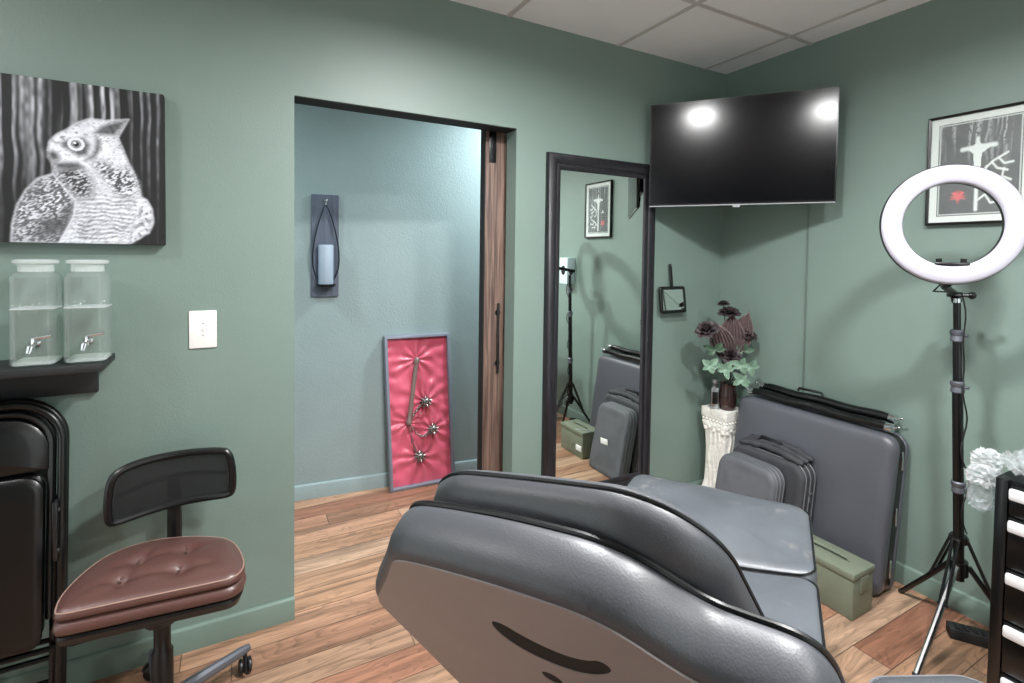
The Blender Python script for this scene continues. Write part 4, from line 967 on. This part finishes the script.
for tip, lb in (((2.25, 1.88, .868), 'leaf sprig at the lower left of the bouquet, over the silver bottle'), ((2.32, 1.84, .85), 'leaf sprig left of the bouquet centre'), ((2.415, 1.81, .79), 'lowest leaf sprig hanging in front of the vase rim'), ((2.40, 1.80, .872), 'leaf sprig right of the bouquet centre'), ((2.50, 1.82, .848), 'leaf sprig at the lower right of the bouquet, nearest the massage table'), ((2.31, 1.90, .945), 'dark leaf sprig below the left black rose'), ((2.49, 1.86, .935), 'dark leaf sprig below the right black rose')):
    dark = 'dark leaf' in lb; t = thing('leaf_sprig', lb, 'leaf sprig', tip, 'leaf sprigs in the vase'); c = V(tip)
    stem(t, c)
    for q in range(5 if not dark else 4):
        a = 2*PI*q/5+random.uniform(-.3, .3); d = V((math.cos(a)*.66, -math.cos(a)*.75, math.sin(a)*.7))+V((-.25, -.25, 0))
        bm = new(); leaf_mesh(bm, c, d, view, random.uniform(.042, .062), random.uniform(.013, .019), random.uniform(.1, .5), .2, 6); obj('leaf', bm, 'leafdark' if dark else 'leafgreen', t, sharp=180, recalc=False)
# ================================================================== RING LIGHT ON TRIPOD
RS = .925; rc_ = V((2.19, .826, 1.576)); ry, rp = -2.416, .037
rn = V((math.cos(ry)*math.cos(rp), math.sin(ry)*math.cos(rp), math.sin(rp))); rs = V((-math.sin(ry), math.cos(ry), 0)); ru = rn.cross(rs); ru = ru if ru.z > 0 else -ru
RM = Matrix(((rs.x, ru.x, rn.x, rc_.x), (rs.y, ru.y, rn.y, rc_.y), (rs.z, ru.z, rn.z, rc_.z), (0, 0, 0, 1)))
pole0 = V((2.421, .847, .235)); pole1 = V((2.372, .871, 1.31))
rl = thing('ring_light', 'round white ring light on a black tripod stand before the right wall', 'ring light', (2.425, .845, 0))
def ringlathe(prof, m, name, par):
    bm = new(); n = 72; R = [[bm.verts.new(RM @ V((RS*r*math.cos(2*PI*j/n), RS*r*math.sin(2*PI*j/n), z))) for j in range(n)] for r, z in prof]; k = len(R)
    for i in range(k):
        a, b = R[i], R[(i+1) % k]
        for j in range(n): bm.faces.new((a[j], a[(j+1) % n], b[(j+1) % n], b[j]))
    return obj(name, bm, m, par, sharp=60)
ringlathe([(.156, .0), (.158, .008), (.165, .014), (.19, .017), (.215, .014), (.223, .008), (.225, 0)], 'ringwhite', 'diffuser', rl)
ringlathe([(.1545, -.0005), (.2275, -.0005), (.2275, -.012), (.215, -.022), (.167, -.022), (.1545, -.012)], 'standblack', 'rear_housing', rl)
bm = new(); box(bm, (-.050, -.144, -.012), (.050, -.132, .012), .004, RM)
for x in (-.035, .035): tube(bm, [RM @ V((x, -.134, 0)), RM @ V((x, -.119, 0))], .009, 10)
obj('phone_bracket', bm, 'standblack', rl)
bm = new(); b0_ = RM @ V((0, -.205, -.014)); tube(bm, [b0_, b0_-rn*.03+V((0, 0, -.012)), V((pole1.x, pole1.y, 1.325))-V((-.03, -.02, .0)), V((pole1.x, pole1.y, 1.30))], [.011, .012, .013, .016], 12)
kp = V((pole1.x, pole1.y, 1.322)); tube(bm, [kp+rs*-.03, kp+rs*.04], .008, 10); ball(bm, kp+rs*.045, .014, 10); obj('swivel_mount', bm, 'standblack', rl)
pp = lambda t: pole0.lerp(pole1, t)
for i, (t0, t1, r) in enumerate(((0, .69, .0165), (.69, .87, .0140), (.87, .99, .0115))):
    bm = new(); tube(bm, [pp(t0), pp(t1)], r, 14); obj('pole_section', bm, 'standblack', rl)
for t in (.335, .69, .87):
    bm = new(); d = (pole1-pole0).normalized(); mt = orient(pp(t), d); lathe(bm, [(0, -.022), (.02, -.022), (.022, -.018), (.02, -.006), (.0185, 0), (.022, .006), (.022, .018), (.018, .022), (0, .022)], mt, 16, cap=False)
    tube(bm, [mt @ V((.018, 0, 0)), mt @ V((.034, 0, .002))], .006, 8); obj('clamp_collar', bm, 'greymetal', rl)
bm = new(); tube(bm, [pp(.985), pp(1.0)], .0125, 12); obj('pole_tip', bm, 'chrome', rl)
hub = pp(.05); hub2 = pp(.15)
bm = new(); tube(bm, [pp(.02), pp(.07)], .028, 16); obj('tripod_hub', bm, 'standblack', rl); bm = new(); tube(bm, [pp(.135), pp(.162)], .026, 16); obj('tripod_hub', bm, 'standblack', rl)
for fx_, fy_, mm_ in ((2.545, 1.085, 'standblack'), (2.078, .832, 'chrome'), (2.50, .625, 'standblack')):
    foot = V((fx_, fy_, .009)); d = V((fx_-hub.x, fy_-hub.y, 0)).normalized(); a = hub+d*.028
    s = V((-d.y, d.x, 0))
    bm = new(); tube(bm, [a+V((0, 0, .005)), a.lerp(foot, .5), foot], .0095 if mm_ != 'chrome' else .011, 10); lg = obj('leg', bm, mm_, rl)
    if mm_ == 'chrome': lg['label'] = 'bright metal leg catching the light'
    bm = new(); ball(bm, foot, .013, 10, (1, 1, .65)); obj('rubber_foot', bm, 'rubber', lg)
    q = a.lerp(foot, .36)
    bm = new()
    for k in (-1, 1): tube(bm, [hub2+d*.024+s*.009*k, q+s*.009*k+V((0, 0, .004))], .005, 8)
    tube(bm, [q+s*.016, q-s*.016], .0045, 8); tube(bm, [hub2+d*.026+s*.014, hub2+d*.026-s*.014], .0045, 8)
    obj('leg_brace', bm, 'standblack', rl)
bm = new(); pts = []
for i in range(30):
    t = 1.02-.85*i/29; p = pp(t); pts.append(p+V((.018*math.sin(i*.9), -.020+.006*math.cos(i*.7), 0)))
tube(bm, [b0_+rs*-.02, b0_-rn*.06+rs*-.022+V((0, 0, -.03))]+pts, .0028, 6); obj('power_cable', bm, 'cable', rl)
# ================================================================== TOOL CABINET (right edge)
TX0, TX1, TY0, TY1, TZ0, TZ1 = 1.90, 2.34, .06, .593, .105, .838
tc_ = thing('tool_cabinet', 'black steel tool cabinet of wide drawers with white handles at right edge', 'tool cabinet', ((TX0+TX1)/2, (TY0+TY1)/2, 0))
bm = new(); box(bm, (TX0+.012, TY0, TZ0), (TX1, TY1, TZ1), .004); obj('cabinet_body', bm, 'blackmetal', tc_)
bm = new(); box(bm, (TX0, TY1-.028, TZ0), (TX0+.0125, TY1, TZ1), .003); obj('front_stile', bm, 'blackmetal', tc_); bm = new(); box(bm, (TX0, TY0, TZ0), (TX0+.0125, TY0+.028, TZ1), .003); obj('front_stile', bm, 'blackmetal', tc_)
zt = TZ1-.012
for dh in (.090, .148, .150, .150, .130):
    bm = new(); box(bm, (TX0-.002, TY0+.031, zt-dh+.005), (TX0+.0118, TY1-.031, zt), .003); dr = obj('drawer', bm, 'blackmetal', tc_)
    bm = new(); box(bm, (TX0-.018, TY0+.033, zt-.038), (TX0-.0015, TY1-.033, zt-.006), .006); obj('drawer_handle', bm, 'handwhite', dr)
    zt -= dh
for x in (TX0+.06, TX1-.06):
    for y in (TY0+.06, TY1-.06):
        bm = new(); lathe(bm, [(0, -.016), (.040, -.016), (.046, -.010), (.046, .010), (.040, .016), (0, .016)], orient((x, y, .0465), (0, 1, 0)), 20, cap=False); cw = obj('caster', bm, 'rubber', tc_)
        bm = new(); box(bm, (x-.025, y-.026, .085), (x+.025, y+.026, .105), .002); box(bm, (x-.014, y-.026, .04), (x+.014, y-.019, .09), .002); box(bm, (x-.014, y+.019, .04), (x+.014, y+.026, .09), .002); obj('caster_fork', bm, 'steel', cw)
# crumpled clear wrap over the cabinet top, and the bag hanging off its corner
def crumple(x0, x1, y0, y1, z, amp, nx, ny, seed, drop=None):
    bm = new(); G = []
    for i in range(nx):
        row = []
        for j in range(ny):
            u, v = i/(nx-1), j/(ny-1); x = x0+(x1-x0)*u; y = y0+(y1-y0)*v
            n1 = noise.noise(V((x*14, y*14, seed))); n2 = abs(noise.noise(V((x*35, y*35, seed+4)))); n3 = abs(noise.noise(V((x*80, y*80, seed+8))))
            row.append(bm.verts.new((x+.008*n1, y+.008*n2, z+amp*(.5+.6*n1+1.0*n2+.5*n3))))
        G.append(row)
    for i in range(nx-1):
        for j in range(ny-1): bm.faces.new((G[i][j], G[i+1][j], G[i+1][j+1], G[i][j+1]))
    return bm
tag(obj('plastic_wrap', crumple(TX0-.005, TX1, TY0, TY1+.002, TZ1+.004, .045, 60, 70, 3), 'film', sharp=25, recalc=False), 'crumpled clear plastic wrap spread over the tool cabinet top', 'plastic wrap')
bg = thing('plastic_bag', 'crumpled clear plastic bag hanging at the tool cabinet corner', 'plastic bag', (1.94, .625, .74))
def bag(cx, cy, cz, rx, ry, rz, seed, n=30, amp=1.):
    """crumpled film: a boxy bunch folded into sharp facets"""
    bm = new(); bmesh.ops.create_icosphere(bm, subdivisions=4, radius=1)
    for v in bm.verts:
        p = v.co.copy(); q = V([math.copysign(abs(a)**.6, a) for a in p])
        k = 1+amp*(.55*(.5-abs(noise.noise(p*2.1+V((seed, 3, 0)))*2)) + .30*(.5-abs(noise.noise(p*4.7+V((0, seed, 5)))*2)) + .14*(.5-abs(noise.noise(p*11+V((5, 0, seed)))*2)))
        v.co = V((cx+q.x*rx*k, cy+q.y*ry*k, cz+q.z*rz*k))
    return bm
obj('bag_bunch', bag(1.945, .628, .862, .026, .027, .026, 2.3), 'filmwhite', bg, sharp=12)
obj('bag_neck', bag(1.938, .634, .818, .022, .030, .024, 6.1), 'filmwhite', bg, sharp=12)
obj('bag_tail', bag(1.945, .636, .765, .016, .028, .046, 9.2, amp=.7), 'film', bg, sharp=12)
# low dark power strip on the floor behind the cabinet
ps = thing('power_strip', 'dark grey ribbed power strip on the floor under the ring light', 'power strip', (2.47, .78, 0))
PM = Matrix.Translation((2.50, .77, 0)) @ Matrix.Rotation(-.97, 4, 'Z')
bm = new(); box(bm, (-.13, -.028, .001), (.13, .028, .042), .006, PM); obj('housing', bm, 'rubber', ps)
bm = new()
for i in range(9): box(bm, (-.11+i*.026, -.02, .0415), (-.096+i*.026, .02, .045), .001, PM)
obj('ribbed_top', bm, 'blackplastic', ps)
# ================================================================== LIGHTS
def can(name, x, y, z, label, watt, r=.10, col=(1, 1, 1)):
    t = thing('ceiling_light', label, 'ceiling light', (x, y, z-.02), 'ceiling disc lights')
    bm = new(); lathe(bm, [(r+.002, -.002), (r+.005, -.030), (r+.012, -.035), (r+.026, -.030), (r+.028, 0), (r+.002, 0)], Matrix.Translation((x, y, z-.0045)), 36, cap=False); obj('trim_ring', bm, 'white', t)
    bm = new(); lathe(bm, [(0, -.005), (r, -.005), (r, -.001), (0, -.001)], Matrix.Translation((x, y, z-.0045)), 36, cap=False); obj('lens', bm, 'lens', t)
    L = bpy.data.lights.new('lamp', 'AREA'); L.shape = 'DISK'; L.size = r*2; L.energy = watt; L.color = col
    o = bpy.data.objects.new('lamp', L); o.location = (x, y, z-.0185); C.objects.link(o); o.parent = None
LW = 55
can('a', .82, .95, CH, 'ceiling disc light nearest the television corner', LW)
can('b', 1.26, .13, CH, 'ceiling disc light over the tattoo chair side of the room', LW)
can('c', -1.3, 1.25, CH, 'added fill disc light over the left part of the room', LW*.3)  # unseen dim lamp added as fill for the left side
can('d', 1.7, -1.2, CH, 'added fill disc light at the rear of the room', LW*.6)  # added behind the camera purely as fill
can('e', 1.75, 2.48, CH, 'ceiling disc light of the hallway', 46, .10, (.84, .95, 1))
can('f', -.7, 2.55, CH, 'added fill disc light at the hallway left end', 26, .10, (.84, .95, 1))  # out-of-view lamp added for more ambient light in the hallway
w = bpy.data.worlds.new('world'); bpy.context.scene.world = w; w.use_nodes = True
w.node_tree.nodes['Background'].inputs[0].default_value = (.93, .97, 1, 1); w.node_tree.nodes['Background'].inputs[1].default_value = 1.9
# ================================================================== CAMERA
cam = bpy.data.cameras.new('camera'); co = bpy.data.objects.new('camera', cam); C.objects.link(co)
F, PX, PY = 508.6, 512., 271.
dX = V((1446-PX, -(267.5-PY), -F)).normalized(); dY = V((235-PX, -(251-PY), -F)); dY = (dY-dX*dX.dot(dY)).normalized(); dZ = dX.cross(dY)
co.matrix_world = Matrix(((dX.x, dX.y, dX.z, 0), (dY.x, dY.y, dY.z, 0), (dZ.x, dZ.y, dZ.z, 1.45), (0, 0, 0, 1)))
cam.sensor_width = 36; cam.sensor_fit = 'HORIZONTAL'; cam.lens = F/1024*36; cam.shift_x = 0; cam.shift_y = -(341.5-PY)/1024; cam.clip_start = .02
S = bpy.context.scene; S.camera = co
S.view_settings.view_transform = 'Standard'; S.view_settings.look = 'None'; S.view_settings.gamma = 1; S.view_settings.use_curve_mapping = False
S.view_settings.exposure = 0.13
